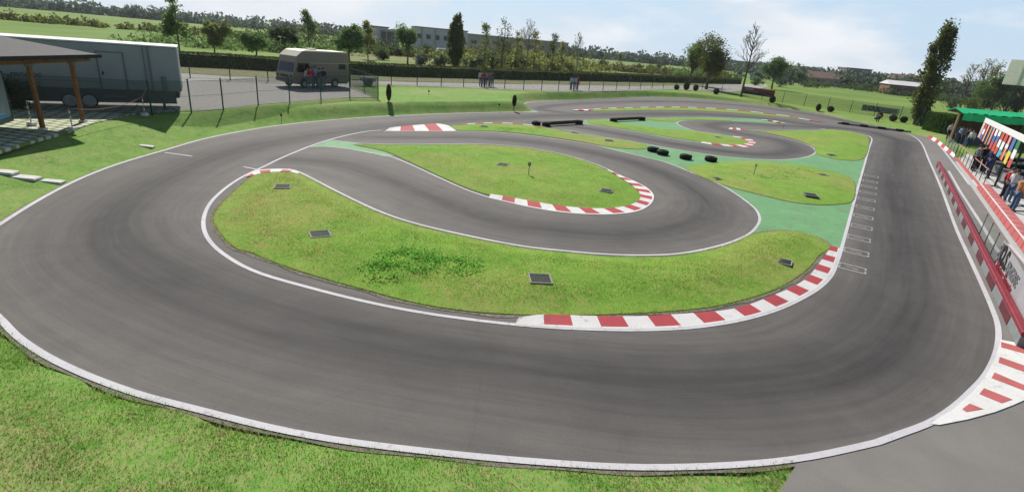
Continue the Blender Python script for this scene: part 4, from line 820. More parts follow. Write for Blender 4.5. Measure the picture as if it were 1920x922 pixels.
mb = MB(); mb.prism([(.55, .46), (.52, 1.22), (1.58, 1.22), (1.58, .46)], -.006, .004); mb.build('cab_door', M['camper'], CA).children
for z in (1.24, 1.06, 1.98, .9): mb = MB(); mb.box((cl / 2 + .75, -.008, z), (cl - 1.7, .016, .022)); mb.build('side_moulding', M['camperroof'] if z == 1.98 else M['skirt'], CA)
mb = MB(); mb.box((-.06, wv / 2, .60), (.14, wv - .02, .24), bev=.04); mb.build('bumper', M['skirt'], CA)
mb = MB(); mb.box((-.035, wv / 2, .92), (.06, 1.0, .16), bev=.02); mb.build('grille', M['black'], CA)
for y in (.22, wv - .22):
    mb = MB(); mb.box((-.045, y, .93), (.08, .32, .18), bev=.03); mb.build('headlight', M['glass'], CA)
for y in (.03, wv - .03): mb = MB(); mb.box((-.0, y, .93), (.10, .08, .14), bev=.02); mb.build('indicator', M['lamp'], CA)
for x in (1.05, cl - 1.55):
    ar = MB(); n = 12; ar.prism([(x - .42, .40)] + [(x + .42 * math.cos(t), .42 + .40 * math.sin(t)) for t in np.linspace(math.pi, 0, n)] + [(x + .42, .40)], -.01, .012); ar.build('wheel_arch', M['black'], CA)
    for y in (-.0, wv - .18):
        w = MB(); w.lathe([(.2, -.02), (.29, -.02), (.33, .02), (.33, .16), (.29, .2), (.2, .2)], (x, y, .33), 22, 'y'); w = w.build('wheel', M['rubber'], CA, True)
        mb = MB(); mb.lathe([(.001, -.03), (.07, -.03), (.09, -.015), (.18, -.028), (.20, -.01)], (x, y, .33), 18, 'y'); mb.build('rim', M['hub'], w, True)
mr = MB(); mr.tube([(.32, 0, 1.5), (.26, -.18, 1.5)], .018, 6); mr.box((.26, -.24, 1.48), (.07, .14, .3), bev=.02); mr.build('mirror', M['black'], CA)
mb = MB(); mb.box((cl + .012, .3, 2.3), (.03, .1, .1)); mb.box((cl + .012, wv - .3, 2.3), (.03, .1, .1)); mb.build('tail_marker', M['carred'], CA)
mb = MB(); mb.box((cl / 2 + .2, wv / 2, .38), (cl - .6, wv - .3, .14)); mb.build('underbody', M['black'], CA)
mb = MB(); mb.box((2.6, wv / 2, 3.0), (.7, .7, .14), bev=.04); mb.build('roof_hatch', M['camperroof'], CA)
# rack of bicycles? a small covered trailer is hitched behind the motorhome
hp = att(690, 161.5); HB = thing('hand_cart', 'small low cart with two dark wheels behind the corner of the mesh fence', 'cart', hp, .56)
mb = MB(); mb.box((0, 0, .62), (1.3, .8, .34), bev=.04); mb.build('tub', M['greywall'], HB)
for y in (-.46, .46): mb = MB(); mb.lathe([(.05, -.06), (.3, -.06), (.33, 0), (.3, .06), (.05, .06)], (0, y, .33), 18, 'y'); mb.build('wheel', M['rubber'], HB, True)
mb = MB(); mb.tube([(-.6, 0, .55), (-1.5, 0, .5)], .03, 6); mb.build('drawbar', M['darksteel'], HB)

# ------------------------------------------------------------------ timber shelter on the terrace
s1, s2 = at(81, 243.5, .79), at(156, 229, .79)
PG = thing('timber_shelter', 'open timber shelter with brown posts and a low dark roof on the paved terrace', 'shelter', s1, 0)
dy = s2.y - s1.y; dx = s2.x - s1.x; HP = 2.52
for k in (0, 1, -1):
    for bx in ((0,) if k >= 0 else (0,)):
        mb = MB(); X, Y = dx * k, dy * k; mb.box((X, Y, HP / 2), (.14, .14, HP), bev=.012); pst = mb.build('post', M['wood'], PG)
        mb = MB(); mb.box((X, Y, HP - .04), (.2, .2, .1)); mb.build('post_cap', M['greyplank'], pst)
        mb = MB(); mb.box((X, Y, .04), (.22, .22, .09)); mb.build('post_foot', M['stone'], pst)
mb = MB(); mb.box((dx * .3, dy * .15, HP + .10), (.15, dy * 2.7, .20), bev=.01, rz=-math.atan2(dx, dy)); mb.build('eave_beam', M['wood'], PG)
for k in range(6):
    y = -dy * 1.15 + k * dy * .45
    mb = MB(); mb.add([(.45, y - .04, HP + .14), (-4.2, y - .04, HP + .58), (-4.2, y + .04, HP + .58), (.45, y + .04, HP + .14), (.45, y - .04, HP + .28), (-4.2, y - .04, HP + .72), (-4.2, y + .04, HP + .72), (.45, y + .04, HP + .28)], [(3, 2, 1, 0), (4, 5, 6, 7), (0, 1, 5, 4), (1, 2, 6, 5), (2, 3, 7, 6), (3, 0, 4, 7)]); mb.build('rafter', M['wood'], PG)
mb = MB(); ya, yb = -dy * 1.5, dy * 1.38
mb.add([(.55, ya, HP + .26), (-4.3, ya, HP + .73), (-4.3, yb, HP + .73), (.55, yb, HP + .26), (.55, ya, HP + .33), (-4.3, ya, HP + .79), (-4.3, yb, HP + .79), (.55, yb, HP + .33)], [(3, 2, 1, 0), (4, 5, 6, 7), (0, 1, 5, 4), (1, 2, 6, 5), (2, 3, 7, 6), (3, 0, 4, 7)]); mb.build('roof', M['roofgrey'], PG)
mb = MB(); mb.box((.57, (ya + yb) / 2, HP + .28), (.04, yb - ya, .15)); mb.build('fascia', M['black'], PG)
# framed board at the left edge
bo = at(24, 226.5, .79); BD = thing('display_board', 'tall grey board in a dark teal frame at the left edge of the terrace', 'board', bo, 0); bd = Vector((.38, -.92, 0)).normalized(); ba = math.atan2(bd.y, bd.x)
BD.rotation_euler = (0, 0, ba); BW, BH = 2.6, 2.02
mb = MB(); mb.box((BW / 2, 0, BH / 2 + .03), (BW - .1, .05, BH - .12)); mb.build('panel', M['panelgrey'], BD)
mb = MB()
for c, d in (((.03, 0, BH / 2), (.08, .09, BH)), ((BW - .03, 0, BH / 2), (.08, .09, BH)), ((BW / 2, 0, BH - .03), (BW - .14, .08, .08)), ((BW / 2, 0, .12), (BW - .14, .08, .2))): mb.box(c, d, bev=.01)
mb.build('frame', M['teal'], BD); mb = MB(); mb.box((.9, .03, .30), (.9, .02, .16)); mb.box((.9, -.03, .30), (.9, .02, .16)); mb.build('plate', M['bluesign'], BD)
# stone footed posts with striped tape
tp = []
for (bx, by), lab in (((137, 245), 'red and white tape post on a stone foot at the front edge of the terrace'), ((272, 217.5), 'red and white tape post on a stone foot beside the green fence post'), ((60, 236), 'red and white tape post on a stone foot inside the timber shelter')):
    b = at(bx, by, .79); t = thing('barrier_post', lab, 'post', b, 0, 'posts carrying the barrier tape'); mb = MB(); mb.box((0, 0, .07), (.26, .26, .16), bev=.03); mb.build('foot', M['stone'], t)
    mb = MB()
    for k in range(7): mb.tube([(0, 0, .14 + k * .11), (0, 0, .25 + k * .11)], .022, 8, k % 2, cap=k == 6)
    mb.build('pole', [M['tapered'], M['white']], t); tp.append(b)
tpz = MB()
def sag(a, b, s, n=10): return [a.lerp(b, i / n) + Vector((0, 0, -s * 4 * (i / n) * (1 - i / n))) for i in range(n + 1)]
tpz.tube(sag(tp[0] + Vector((0, 0, .9)), tp[1] + Vector((0, 0, .9)), .25), .012, 5); tpz.tube(sag(tp[1] + Vector((0, 0, .9)), near_b[4] + Vector((0, 0, 1.35)), .0), .018, 5); tpz.tube(sag(tp[0] + Vector((0, 0, .85)), tp[2] + Vector((0, 0, .7)), .3), .012, 5)
tag(tpz.build('barrier_tape', M['tapered']), 'faded red barrier tape strung between the stone footed posts', 'tape')

# ------------------------------------------------------------------ things on the grass and on the green paint
GR_ = 'iron drain grates set in the grass'
for px, py, isl, w, rot, lab in [
    (530, 349.5, 'E', .52, .3, 'iron grate near the far left tip of the big grass island'), (600, 438.5, 'E', .55, .5, 'iron grate in the left part of the big grass island'),
    (1013, 522, 'E', .56, .12, 'largest looking iron grate, in the middle of the big grass island'), (1468, 490, 'E', .5, -.5, 'iron grate in the right end of the big grass island'),
    (943, 308.5, 'F', .5, -.2, 'iron grate behind the round sign on the teardrop island'), (1137, 357.5, 'F', .5, -.3, 'iron grate near the kerbed tip of the teardrop island'),
    (1543, 328, 'G', .5, 0, 'iron grate at the back right of the island by the straight'), (1520, 365, 'G', .6, -.2, 'iron grate at the front right of the island by the straight'), (1348, 335, 'G', .5, .1, 'iron grate near the left tip of the island by the straight'),
    (1142, 263.6, 'C', .6, 0, 'iron grate near the right end of the narrow grass strip'), (1077, 249, 'C', .5, .2, 'iron grate in the middle of the narrow grass strip'), (908, 237, 'C', .5, 0, 'iron grate at the left end of the narrow grass strip'),
    (1170, 239, 'B', .5, 0, 'iron grate left on the peninsula island'), (1346, 257.5, 'B', .5, 0, 'iron grate right on the peninsula island'), (1559, 290, 'D', .5, 0, 'iron grate at the front of the far right island')]:
    c = at(px, py, .1); D = float(dist_to(np.array([tuple(q[:2]) for q in ISL[isl]]), np.array([c.x]), np.array([c.y]))[0]); hh = {'E': .16, 'F': .16, 'G': .14, 'D': .12}.get(isl, .07)
    c.z = .03 + hh * float(sstep(0, 1.3, D)) + .02 * math.sin(c.x * 2.1) * math.sin(c.y * 1.7) * float(sstep(.2, 1, D)); c = at(px, py, c.z + .006); w *= .88
    t = thing('drain_grate', lab, 'grate', c, rot, GR_)
    mb = MB()
    for a, d in (((0, w / 2 + .02, 0), (w + .06, .03, .035)), ((0, -w / 2 - .02, 0), (w + .06, .03, .035)), ((w / 2 + .02, 0, 0), (.03, w, .035)), ((-w / 2 - .02, 0, 0), (.03, w, .035))): mb.box(a, d)
    mb.build('frame', M['greywall'], t); mb = MB(); n = 9
    for i in range(n): mb.box((-w / 2 + w * (i + .5) / n, 0, 0), (w / n * .72, w - .02, .02))
    for i in (-1, 0, 1): mb.box((0, i * w / 3.2, -.004), (w - .02, .05, .02))
    mb.box((0, 0, -.022), (w, w, .012)); mb.build('bars', M['grate'], t)
for px, py, w, lab in [(275, 275, .55, 'pale stone slab on the left bank below the tape post'), (47, 333.5, .75, 'pale stone slab, middle of three on the left bank'), (99, 341, .6, 'pale stone slab nearest the track on the left bank'), (6, 323, .7, 'pale stone slab cut by the left edge on the bank')]:
    c = att(px, py); t = MB(); t.box((0, 0, .005), (w, w * .62, .09), bev=.02, rz=.25); o = t.build('stone_slab', M['stone']); o.location = c; o.rotation_euler = (R(-3), R(4), 0); tag(o, lab, 'slab', 'pale stone slabs on the left bank')
def sign(px, py, h, lab, isl=False, board=.075, z=None):
    c = att(px, py) if z is None else at(px, py, z); t = thing('track_marker', lab, 'marker', c, FACE(c), 'round marker signs on thin stakes'); mb = MB(); mb.tube([(0, 0, -.1), (0, 0, h)], .014, 7); mb.build('stake', M['darksteel'], t)
    mb = MB(); mb.lathe([(.001, -.02), (board, -.02), (board * 1.05, 0), (board, .02), (.001, .02)], (0, 0, h), 18, 'y'); mb.v = [(x, y - .03, h + (z_ - h) * 1.35) for x, y, z_ in mb.v]; mb.build('disc', M['greywall'] if z else M['darksteel'], t, True)
sign(991, 327, .47, 'round grey marker on a thin stake in the teardrop island', z=.2); sign(1413.5, 327, .5, 'small dark marker on a stake in the island by the straight', z=.18, board=.05)
sign(528, 229, .42, 'small dark marker on the grass bank below the near mesh fence', board=.06); sign(935.5, 207, .5, 'small dark marker on the shaded bank left of the hairpin', board=.07)
sign(804, 178.5, .35, 'small marker on the bright flat lawn by the far fence', board=.07); sign(1468, 241, .3, 'tiny dark marker at the tip of the right kerb', z=.02, board=.04)

def tyre(loc, rz, lab, group, r_=.30, w=.2, stand=False):
    mb = MB(); mb.lathe([(r_ * .58, .02), (r_ * .62, 0), (r_ * .9, 0), (r_, w * .18), (r_ * 1.01, w * .5), (r_, w * .82), (r_ * .9, w), (r_ * .62, w), (r_ * .58, w - .02), (r_ * .72, w * .5), (r_ * .58, .02)], n=26)
    for k in range(26):
        if k % 2: 
            a = 2 * math.pi * k / 26; mb.box((r_ * 1.005 * math.cos(a), r_ * 1.005 * math.sin(a), w / 2), (.012, .03, w * .6), rz=a)
    o = mb.build('tyre', M['rubber'], smooth=True); o.location = loc; o.rotation_euler = (R(2), 0, rz); return tag(o, lab, 'tyre', group)
for px, py, lab in [(1224, 284, 'black tyre nearest the narrow grass strip, leftmost of four on the green paint'), (1242, 290, 'black tyre close beside the leftmost tyre on the green paint'), (1285, 298, 'black tyre third from the grass strip on the green paint'), (1332, 302, 'black tyre nearest the island by the straight, on the green paint')]:
    tyre(at(px, py, .012), px * .1, lab, 'tyres lying on the green paint', .36, .27)
def log(a, b, lab, w=.2):
    a, b = at(*a, .02), at(*b, .02); d = b - a; t = thing('track_barrier', lab, 'barrier', a, math.atan2(d.y, d.x), 'low dark barriers between the lanes'); l = d.length
    mb = MB(); mb.box((l / 2, 0, .19), (l, w * .8, .26), bev=.03); mb.build('beam', M['plank'], t)
    for x in (0, l):
        mb = MB(); mb.lathe([(.16, -.02), (.30, -.02), (.33, .05), (.33, .2), (.30, .27), (.16, .27)], (x, 0, 0.02), 20); mb.lathe([(.001, .2), (.17, .2)], (x, 0, .02), 20); mb.build('end_tyre', M['rubber'], t, True)
log((1024, 236.5), (1085, 232.5), 'dark beam barrier on two tyres beside the narrow grass strip'); log((1150, 228), (1203, 225.5), 'dark beam barrier on two tyres on the peninsula island')
tyre(at(1005, 234.5, .012), .4, 'single black tyre at the end of the left beam barrier', None, .33, .28)
b0, b1 = at(1570, 232, .01), at(1708, 249, .01); d = b1 - b0; l = d.length
t = thing('track_barrier', 'long low grey plank barrier with dark rubber blocks across the pit exit', 'barrier', b0, math.atan2(d.y, d.x)); mb = MB(); mb.box((l / 2, 0, .09), (l, .22, .18), bev=.02); mb.build('plank', M['greyplank'], t)
for f in (.06, .32, .56, .80): mb = MB(); mb.box((l * f + l * .045, -.10, .13), (l * .11, .3, .26), bev=.04); mb.build('rubber_block', M['rubber'], t)

# ------------------------------------------------------------------ guard rail, pit wall, railing and banners on the right
g0, g1 = at(1757, 313), at(1912, 652); d = g1 - g0; gl = d.length; ga = math.atan2(d.y, d.x)
GRL = thing('guard_rail', 'low dark red guard rail with white and red blocks along the straight', 'guard rail', g0, ga)
mb = MB(); mb.box((gl / 2, 0, .345), (gl, .17, .12), bev=.015); mb.build('rail', M['railred'], GRL)
n = int(gl / 1.3)
for i in range(n): mb = MB(); mb.box((gl * (i + .5) / n, 0, .145), (gl / n - .01, .16 if i % 2 == 0 else .145, .27), bev=.012); mb.build('block', M['blockred' if i % 2 == 0 else 'blockwhite'], GRL)
gn = Vector((-d.y, d.x, 0)).normalized()
pf = [at(1832, 449), at(1840.5, 468), at(1851, 490)]; step_ = (pf[2] - pf[0]) / 2; pts = [pf[0] + step_ * k for k in range(0, 9)]
PFN = fence('dark green net fence standing behind the red guard rail', pts, 1.02, M['postgreen'], M['net'], .018, None, False)
bb = pts[0] + step_ * 2.75; be = pts[0] + step_ * 7.2; bv = be - bb; bl = bv.length
BN = thing('banner', 'grey advertising banner with black and red lettering on the net fence behind the guard rail', 'banner', bb - gn * .03 + Vector((0, 0, .22)), math.atan2(bv.y, bv.x), 'advertising banners on the fences')
mb = MB(); nseg = 12; vs = [(bl * i / nseg, .012 * math.sin(i * 1.9), z) for z in (0, .86) for i in range(nseg + 1)]; vs += [(x, y + .006, z) for x, y, z in vs]; k = 2 * (nseg + 1)
mb.add(vs, [(i, i + 1, i + nseg + 2, i + nseg + 1) for i in range(nseg)] + [(i + k + nseg + 1, i + nseg + 2 + k, i + 1 + k, i + k) for i in range(nseg)]); mb.build('cloth', M['bannergrey'], BN)
TX = Matrix.Rotation(R(90), 4, 'X')
def onb(x, z, y=-.02): return Matrix.Translation((x, y, z)) @ TX
text('lettering', 'O.S.', .78, M['textblack'], onb(.32, .30), BN, .2, .03, 1.0); text('lettering', 'ENGINE', .46, M['textgrey'], onb(1.72, .34), BN, .1, .016, 1.1); text('lettering', 'Motor Sports', .40, M['textred'], onb(.42, .03), BN, .25, .018, 1.25)
mb = MB()
for i in range(2):
    for j in range(6):
        if (i + j) % 2 == 0: mb.quad((.04 + .11 * i + .012 * j, -.02, .08 + .125 * j), (.15 + .11 * i + .012 * j, -.02, .08 + .125 * j), (.162 + .11 * i + .012 * j, -.02, .205 + .125 * j), (.052 + .11 * i + .012 * j, -.02, .205 + .125 * j))
mb.build('chequers', M['textblack'], BN)

# tiled pit wall
w0, w1 = at(1833, 351, .09), at(1962, 527, .09); d = w1 - w0; wl = d.length
PWL = thing('pit_wall', 'low pit wall faced with salmon red tiles', 'wall', w0, math.atan2(d.y, d.x))
mb = MB(); mb.prism([(0, 0)] * 0 or [(0, -.15), (wl, -.15), (wl, .262), (0, .262)], .0, .44); mb.build('core', M['kwhite'], PWL)
nt_ = int(wl / 1.0)
for i in range(nt_):
    a, b = wl * i / nt_ + .035, wl * (i + 1) / nt_ - .035; mb = MB()
    mb.add([(a, -.06, -.02), (b, -.06, -.02), (b, -.02, .26), (a, -.02, .26), (a, .46, .27), (b, .46, .27), (b, .46, .2), (a, .46, .2), (a, .0, -.02), (b, .0, -.02)], [(0, 1, 2, 3), (3, 2, 5, 4), (4, 5, 6, 7), (0, 3, 4, 7, 8), (1, 9, 6, 5, 2)]); mb.build('tile', M['pink'], PWL)
kb = MB(); A = resample(ground([(1789, 296), (1812, 324), (1832.5, 350)]), count=20); N_ = normals(A)
for i in range(19): kb.add([(*A[i], -.02), (*A[i + 1], -.02), (*A[i + 1], .13), (*A[i], .13), (*(A[i] + N_[i] * .14), .13), (*(A[i + 1] + N_[i + 1] * .14), .13)], [(0, 1, 2, 3), (3, 2, 5, 4)])
tag(kb.build('kerb', M['pink']), 'plain salmon red kerb at the foot of the pit railing', 'kerb')
# railing
RL = thing('railing', 'metal railing with a red handrail beside the pit exit', 'railing', at(1791, 291.5, .09)); o = RL.location; ra, rb = at(1791, 291.5, .09), at(1843.5, 346.5, .09); nn = Vector((.84, -.54, 0)) * .0
for k in range(10):
    q = ra.lerp(rb, k / 9) - o; mb = MB(); mb.tube([q, q + Vector((0, 0, .88))], .022, 7); mb.build('post', M['darksteel'], RL)
mb = MB(); mb.tube([ra - o + Vector((0, 0, .9)), rb - o + Vector((0, 0, .9))], .03, 8); mb.build('handrail', M['tapered'], RL)
mb = MB(); mb.tube([ra - o + Vector((0, 0, .45)), rb - o + Vector((0, 0, .45))], .014, 6); mb.build('middle_rail', M['darksteel'], RL)
ndir = (ra - rb).normalized()
fence('teal railing with fine netting in front of the green hut', [ra + ndir * .3, ra + ndir * 2.0, ra + ndir * 4.0, ra + ndir * 6.2, ra + ndir * 8.6], .95, M['postgreen'], M['net'], .022, None)

# flag board on poles
fa, fb = at(1849, 221, 3.36), at(1920, 253, 3.36); d = (fb - fa); d.z = 0; d.normalize(); FL = 21.0
FBD = thing('flag_board', 'long white banner board on dark poles above the pit area', 'board', (fa.x, fa.y, 0), math.atan2(d.y, d.x))
mb = MB(); mb.box((FL / 2, 0, 3.19), (FL, .06, .34), bev=.01); mb.build('board', M['white'], FBD)
for x in (3.4, 6.6, 9.8, 13.0, 16.2, 19.4): mb = MB(); mb.tube([(x, .12, .05), (x, .12, 3.2)], .055, 10); mb.box((x, .12, .1), (.3, .3, .04)); mb.build('pole', M['darksteel'], FBD)
fl_spec = [('v', ['wht', 'red', 'wht'], 'pale flag with a red stripe at the far end of the board'), ('h', ['red', 'wht', 'blu'], 'flag of red, white and blue bands near the far end of the board'), ('v', ['red', 'wht', 'red'], 'flag with red outer stripes and white middle hanging from the board'),
           ('v', ['nvy', 'org'], 'flag half navy and half orange hanging from the board'), ('v', ['blu', 'wht', 'red'], 'flag of blue, white and red upright stripes above the first pole'), ('h', ['wht', 'blu', 'red'], 'first of two flags with white, blue and red bands, beside the upright striped flag'),
           ('h', ['wht', 'blu', 'red', 'red'], 'flag of white and blue over a deep red band, above the second pole'), ('h', ['red', 'wht', 'red'], 'flag of red, white and red bands hanging from the board'), ('h', ['red', 'wht', 'cyn'], 'flag of red, white and light blue bands hanging from the board'), ('cross', ['red', 'wht'], 'red flag with a white cross hanging from the board'),
           ('h', ['blu', 'yel'], 'flag of blue and yellow bands near the right edge'), ('h', ['grn', 'wht', 'red'], 'flag of green, white and red bands near the right edge')]
for i, (kd, cols, lab) in enumerate(fl_spec):
    X = .25 + i * 1.36; Wf, Hf = .92, 1.12 + .03 * i; o = Vector((fa.x, fa.y, 0)) + d * X; mb = MB(); ms = [M['flag_' + c] for c in cols]; nx_, nz_ = 8, 12
    def pt(u, v): return (u * Wf, -.055 - .02 * math.sin(u * 6 + i) * v - .03 * v, 3.02 - v * Hf)
    for a in range(nx_):
        for b in range(nz_):
            u, v = (a + .5) / nx_, (b + .5) / nz_
            mi = min(len(cols) - 1, int(u * len(cols))) if kd == 'v' else (min(len(cols) - 1, int(v * len(cols))) if kd == 'h' else (1 if abs(u - .5) < .13 or abs(v - .4) < .1 else 0))
            mb.quad(pt(a / nx_, (b + 1) / nz_), pt((a + 1) / nx_, (b + 1) / nz_), pt((a + 1) / nx_, b / nz_), pt(a / nx_, b / nz_), mi)
    f = mb.build('flag', ms); f.location = o; f.rotation_euler = (0, 0, math.atan2(d.y, d.x)); tag(f, lab, 'flag', 'flags hung along the board')
# pit benches under the board
for i, (px, py, lab) in enumerate([(1858, 316, 'dark pit bench farthest along the paddock, with one pale end panel'), (1873, 330, 'dark pit bench second from the far end of the paddock'), (1893, 348, 'dark pit bench third from the far end, behind the people at the wall'), (1914, 372, 'dark pit bench nearest the camera at the right edge')]):
    b = at(px, py, .09); t = thing('pit_bench', lab, 'bench', b, .12, 'pit benches in the paddock')
    mb = MB(); mb.box((1.3, .4, .86), (2.8, .9, .07), bev=.02); mb.build('top', M['benchgrey'], t); mb = MB(); mb.box((1.3, .75, .45), (2.6, .05, .76)); mb.build('back_panel', M['black'], t)
    e = MB(); e.box((0, .4, .43), (.07, .8, .80), bev=.02); e = e.build('end_panel', M['benchgrey'], t); mb = MB(); mb.box((-.04, .4, .42), (.02, .5, .55)); mb.build('pale_inset', M['gutter'], e)
    mb = MB(); mb.box((2.6, .4, .43), (.07, .8, .80), bev=.02); mb.build('end_panel', M['benchgrey'], t); mb = MB(); mb.box((1.3, .45, .3), (2.5, .6, .04)); mb.build('shelf', M['black'], t)
for px, py, lab in [(1884, 394, 'dark drain channel crossing the paddock floor nearest the wall people'), (1876, 384, 'dark drain channel second across the pale paddock floor'), (1866, 352, 'dark drain channel at the foot of the flag board pole')]:
    b = at(px, py, .092); mb = MB(); l_ = 6.0 if py > 370 else 2.2
    for k in range(int(l_ / .25)): mb.box((.125 + .25 * k, 0, .004), (.21, .26 if py > 370 else .14, .012))
    o = mb.build('drain_channel', M['grate']); o.location = b; o.rotation_euler = (0, 0, .1); tag(o, lab, 'drain', 'drain channels in the paddock floor')

# green roofed hut
hb = at(1778, 268.5, .09); HU = thing('green_roofed_hut', 'open brown hut with a bright green roof at the right edge', 'hut', hb, .14)
HL, HD, HE = 17.0, 1.15, 2.95
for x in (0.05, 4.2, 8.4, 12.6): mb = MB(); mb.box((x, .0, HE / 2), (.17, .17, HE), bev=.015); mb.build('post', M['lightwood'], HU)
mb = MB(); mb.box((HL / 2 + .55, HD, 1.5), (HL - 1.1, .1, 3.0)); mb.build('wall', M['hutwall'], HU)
mb = MB(); mb.box((HL / 2 + 1.2, .35, .45), (HL - 2.6, .08, .9)); mb.box((HL / 2 + 1.2, .45, .92), (HL - 2.4, .4, .05)); mb.build('counter', M['hutbase'], HU)
mb = MB(); rise = .42; YT = .55
mb.add([(-.1, -.55, HE), (HL, -.55, HE), (HL, YT, HE + rise), (-.1, YT, HE + rise), (-.1, -.55, HE - .06), (HL, -.55, HE - .06), (HL, YT, HE + rise - .08), (-.1, YT, HE + rise - .08)], [(0, 1, 2, 3), (7, 6, 5, 4), (4, 5, 1, 0), (4, 0, 3, 7), (1, 5, 6, 2)])
mb.add([(-.1, YT, HE + rise), (HL, YT, HE + rise), (HL, HD + .25, HE + .1), (-.1, HD + .25, HE + .1), (-.1, YT, HE + rise - .08), (HL, YT, HE + rise - .08), (HL, HD + .25, HE + .02), (-.1, HD + .25, HE + .02)], [(0, 1, 2, 3), (7, 6, 5, 4), (4, 0, 3, 7)]); rfh = mb.build('roof', M['roofgreen'], HU)
mb = MB(); nn_ = 60
vs = []
for i in range(nn_ + 1):
    x = -.1 + (HL + .1) * i / nn_; wz = .03 * math.sin(i * 1.7) + .02 * math.sin(i * .6); vs += [(x, -.57 + .02 * math.sin(i * 2.1), HE - .02 + wz * .5), (x, -.60 + .03 * math.sin(i * 1.3), HE - .68 + wz)]
mb.add(vs, [(2 * i + 1, 2 * i + 3, 2 * i + 2, 2 * i) for i in range(nn_)]); mb.build('valance', M['roofgreen'], rfh)
mb = MB(); random.seed(4)
for i in range(46): x = random.uniform(.2, HL); mb.box((x, -.60 - random.uniform(0, .06), HE + random.uniform(-.02, .05)), (random.uniform(.15, .5), .1, random.uniform(.03, .08)), rz=random.uniform(-.2, .2))
mb.build('dead_leaves', M['core'], rfh)
mb = MB(); mb.add([(-.04, -.5, HE - .08), (-.04, YT, HE + rise - .12), (-.04, HD + .2, HE + .0), (.0, -.5, HE - .08), (.0, YT, HE + rise - .12), (.0, HD + .2, HE + .0)], [(0, 2, 1), (3, 4, 5)]); mb.build('gable', M['hutwall'], HU)
for x in (4.6, 9.0):
    mb = MB(); mb.box((x, HD - .1, 1.7), (.9, .06, .95)); mb.build('window', M['glass'], HU)
# translucent white sign panel at the right edge
sd = fw + rt * ((1914 - CX) / F) - up * ((138 - CY) / F); sd *= 76 / math.hypot(sd.x, sd.y); SG = thing('white_sign', 'white sign panel on a pole at the upper right edge', 'sign', (sd.x, sd.y, .05), -.55); mb = MB(); mb.tube([(0, 0, -.2), (0, 0, CAMH + sd.z + 1.1)], .09, 8); mb.build('pole', M['darksteel'], SG)
mb = MB(); mb.box((.0, -.15, CAMH + sd.z), (2.3, .05, 2.4), bev=.01); mb.build('panel', M['signsheet'], SG)

# banners on the far fence
def fbanner(a, b, z0, h, cols, lab):
    a, b = att(*a), att(*b); v = b - a; l = Vector((v.x, v.y)).length; n = Vector((v.y, -v.x, 0)).normalized()
    t = thing('banner', lab, 'banner', a + n * .06 + Vector((0, 0, z0)), math.atan2(v.y, v.x), 'advertising banners on the fences'); t.rotation_euler = (0, -math.atan2(v.z, l), math.atan2(v.y, v.x))
    return t, l
t, l = fbanner((1391, 181.5), (1449, 190), .55, 1.15, None, 'red and dark blue advertising banner on the far fence beside a bare tree')
mb = MB(); mb.box((l / 2, 0, .85), (l, .02, .55)); mb.build('red_field', M['bannerred'], t); mb = MB(); mb.box((l / 2, 0, .29), (l, .02, .56)); mb.build('blue_field', M['navy'], t)
mb = MB(); mb.box((l * .27, -.014, .5), (l * .5, .01, .14)); mb.build('grey_stripe', M['textgrey'], t)
text('lettering', 'Panzellini', .46, M['textwhite'], onb(.25, .70, -.014), t, 0, .008, l * .34 / 2.1)
mb = MB()
for k in (0, 1): mb.quad((l * .60 + .42 * k, -.014, .08), (l * .60 + .42 * k + .16, -.014, .08), (l * .60 + .42 * k + .34, -.014, .46), (l * .60 + .42 * k + .18, -.014, .46))
mb.quad((l * .74, -.014, .14), (l * .95, -.014, .14), (l * .96, -.014, .32), (l * .75, -.014, .32)); mb.build('white_marks', M['textgrey'], t)
t, l = fbanner((1613, 213.5), (1682, 223.5), .55, .95, None, 'grey advertising banner with black lettering on the far right fence')
mb = MB(); mb.box((l / 2, 0, .42), (l, .02, .85)); mb.build('cloth', M['bannergrey'], t); text('lettering', 'O.S.', .80, M['textblack'], onb(.75, .20, -.014), t, .25, .03, 1.3); text('lettering', 'ENGINE', .5, M['textgrey'], onb(l * .52, .3, -.014), t, .1, .012, 1.2); text('lettering', 'Motor Sports', .24, M['textred'], onb(l * .46, .05, -.014), t, .2, .008, 1.2)
mb = MB()
for i in range(3):
    for j in range(4):
        if (i + j) % 2 == 0: mb.quad((.06 + .2 * i, -.014, .04 + .2 * j), (.26 + .2 * i, -.014, .04 + .2 * j), (.26 + .2 * i, -.014, .24 + .2 * j), (.06 + .2 * i, -.014, .24 + .2 * j))
mb.build('chequers', M['textblack'], t)

# ------------------------------------------------------------------ trees, bushes, hedges
def leaf_cloud(name, C_, size, mat, parent=None, asp=1.5):
    n = len(C_); C_ = np.asarray(C_); a = RNG.normal(size=(n, 3)); a /= np.linalg.norm(a, axis=1)[:, None]; b = RNG.normal(size=(n, 3)); b -= a * (a * b).sum(1)[:, None]; b /= np.linalg.norm(b, axis=1)[:, None]
    s = (size * RNG.uniform(.6, 1.35, n))[:, None]; u, v = a * s * asp * .5, b * s * .5
    V = np.stack([C_ - u, C_ - v + u * .15, C_ + u, C_ + v + u * .15], 1).reshape(-1, 3)
    return np_mesh(name, V, np.arange(4 * n).reshape(n, 4), mat, parent)
def clumped(centres, rad, per, squash=(1, 1, 1)):
    out = []
    for c, r_ in zip(centres, rad):
        g = np.clip(RNG.normal(size=(per, 3)) * .62, -1.5, 1.5)
        out.append(np.array(c) + g * r_ * np.array(squash))
    return np.concatenate(out)
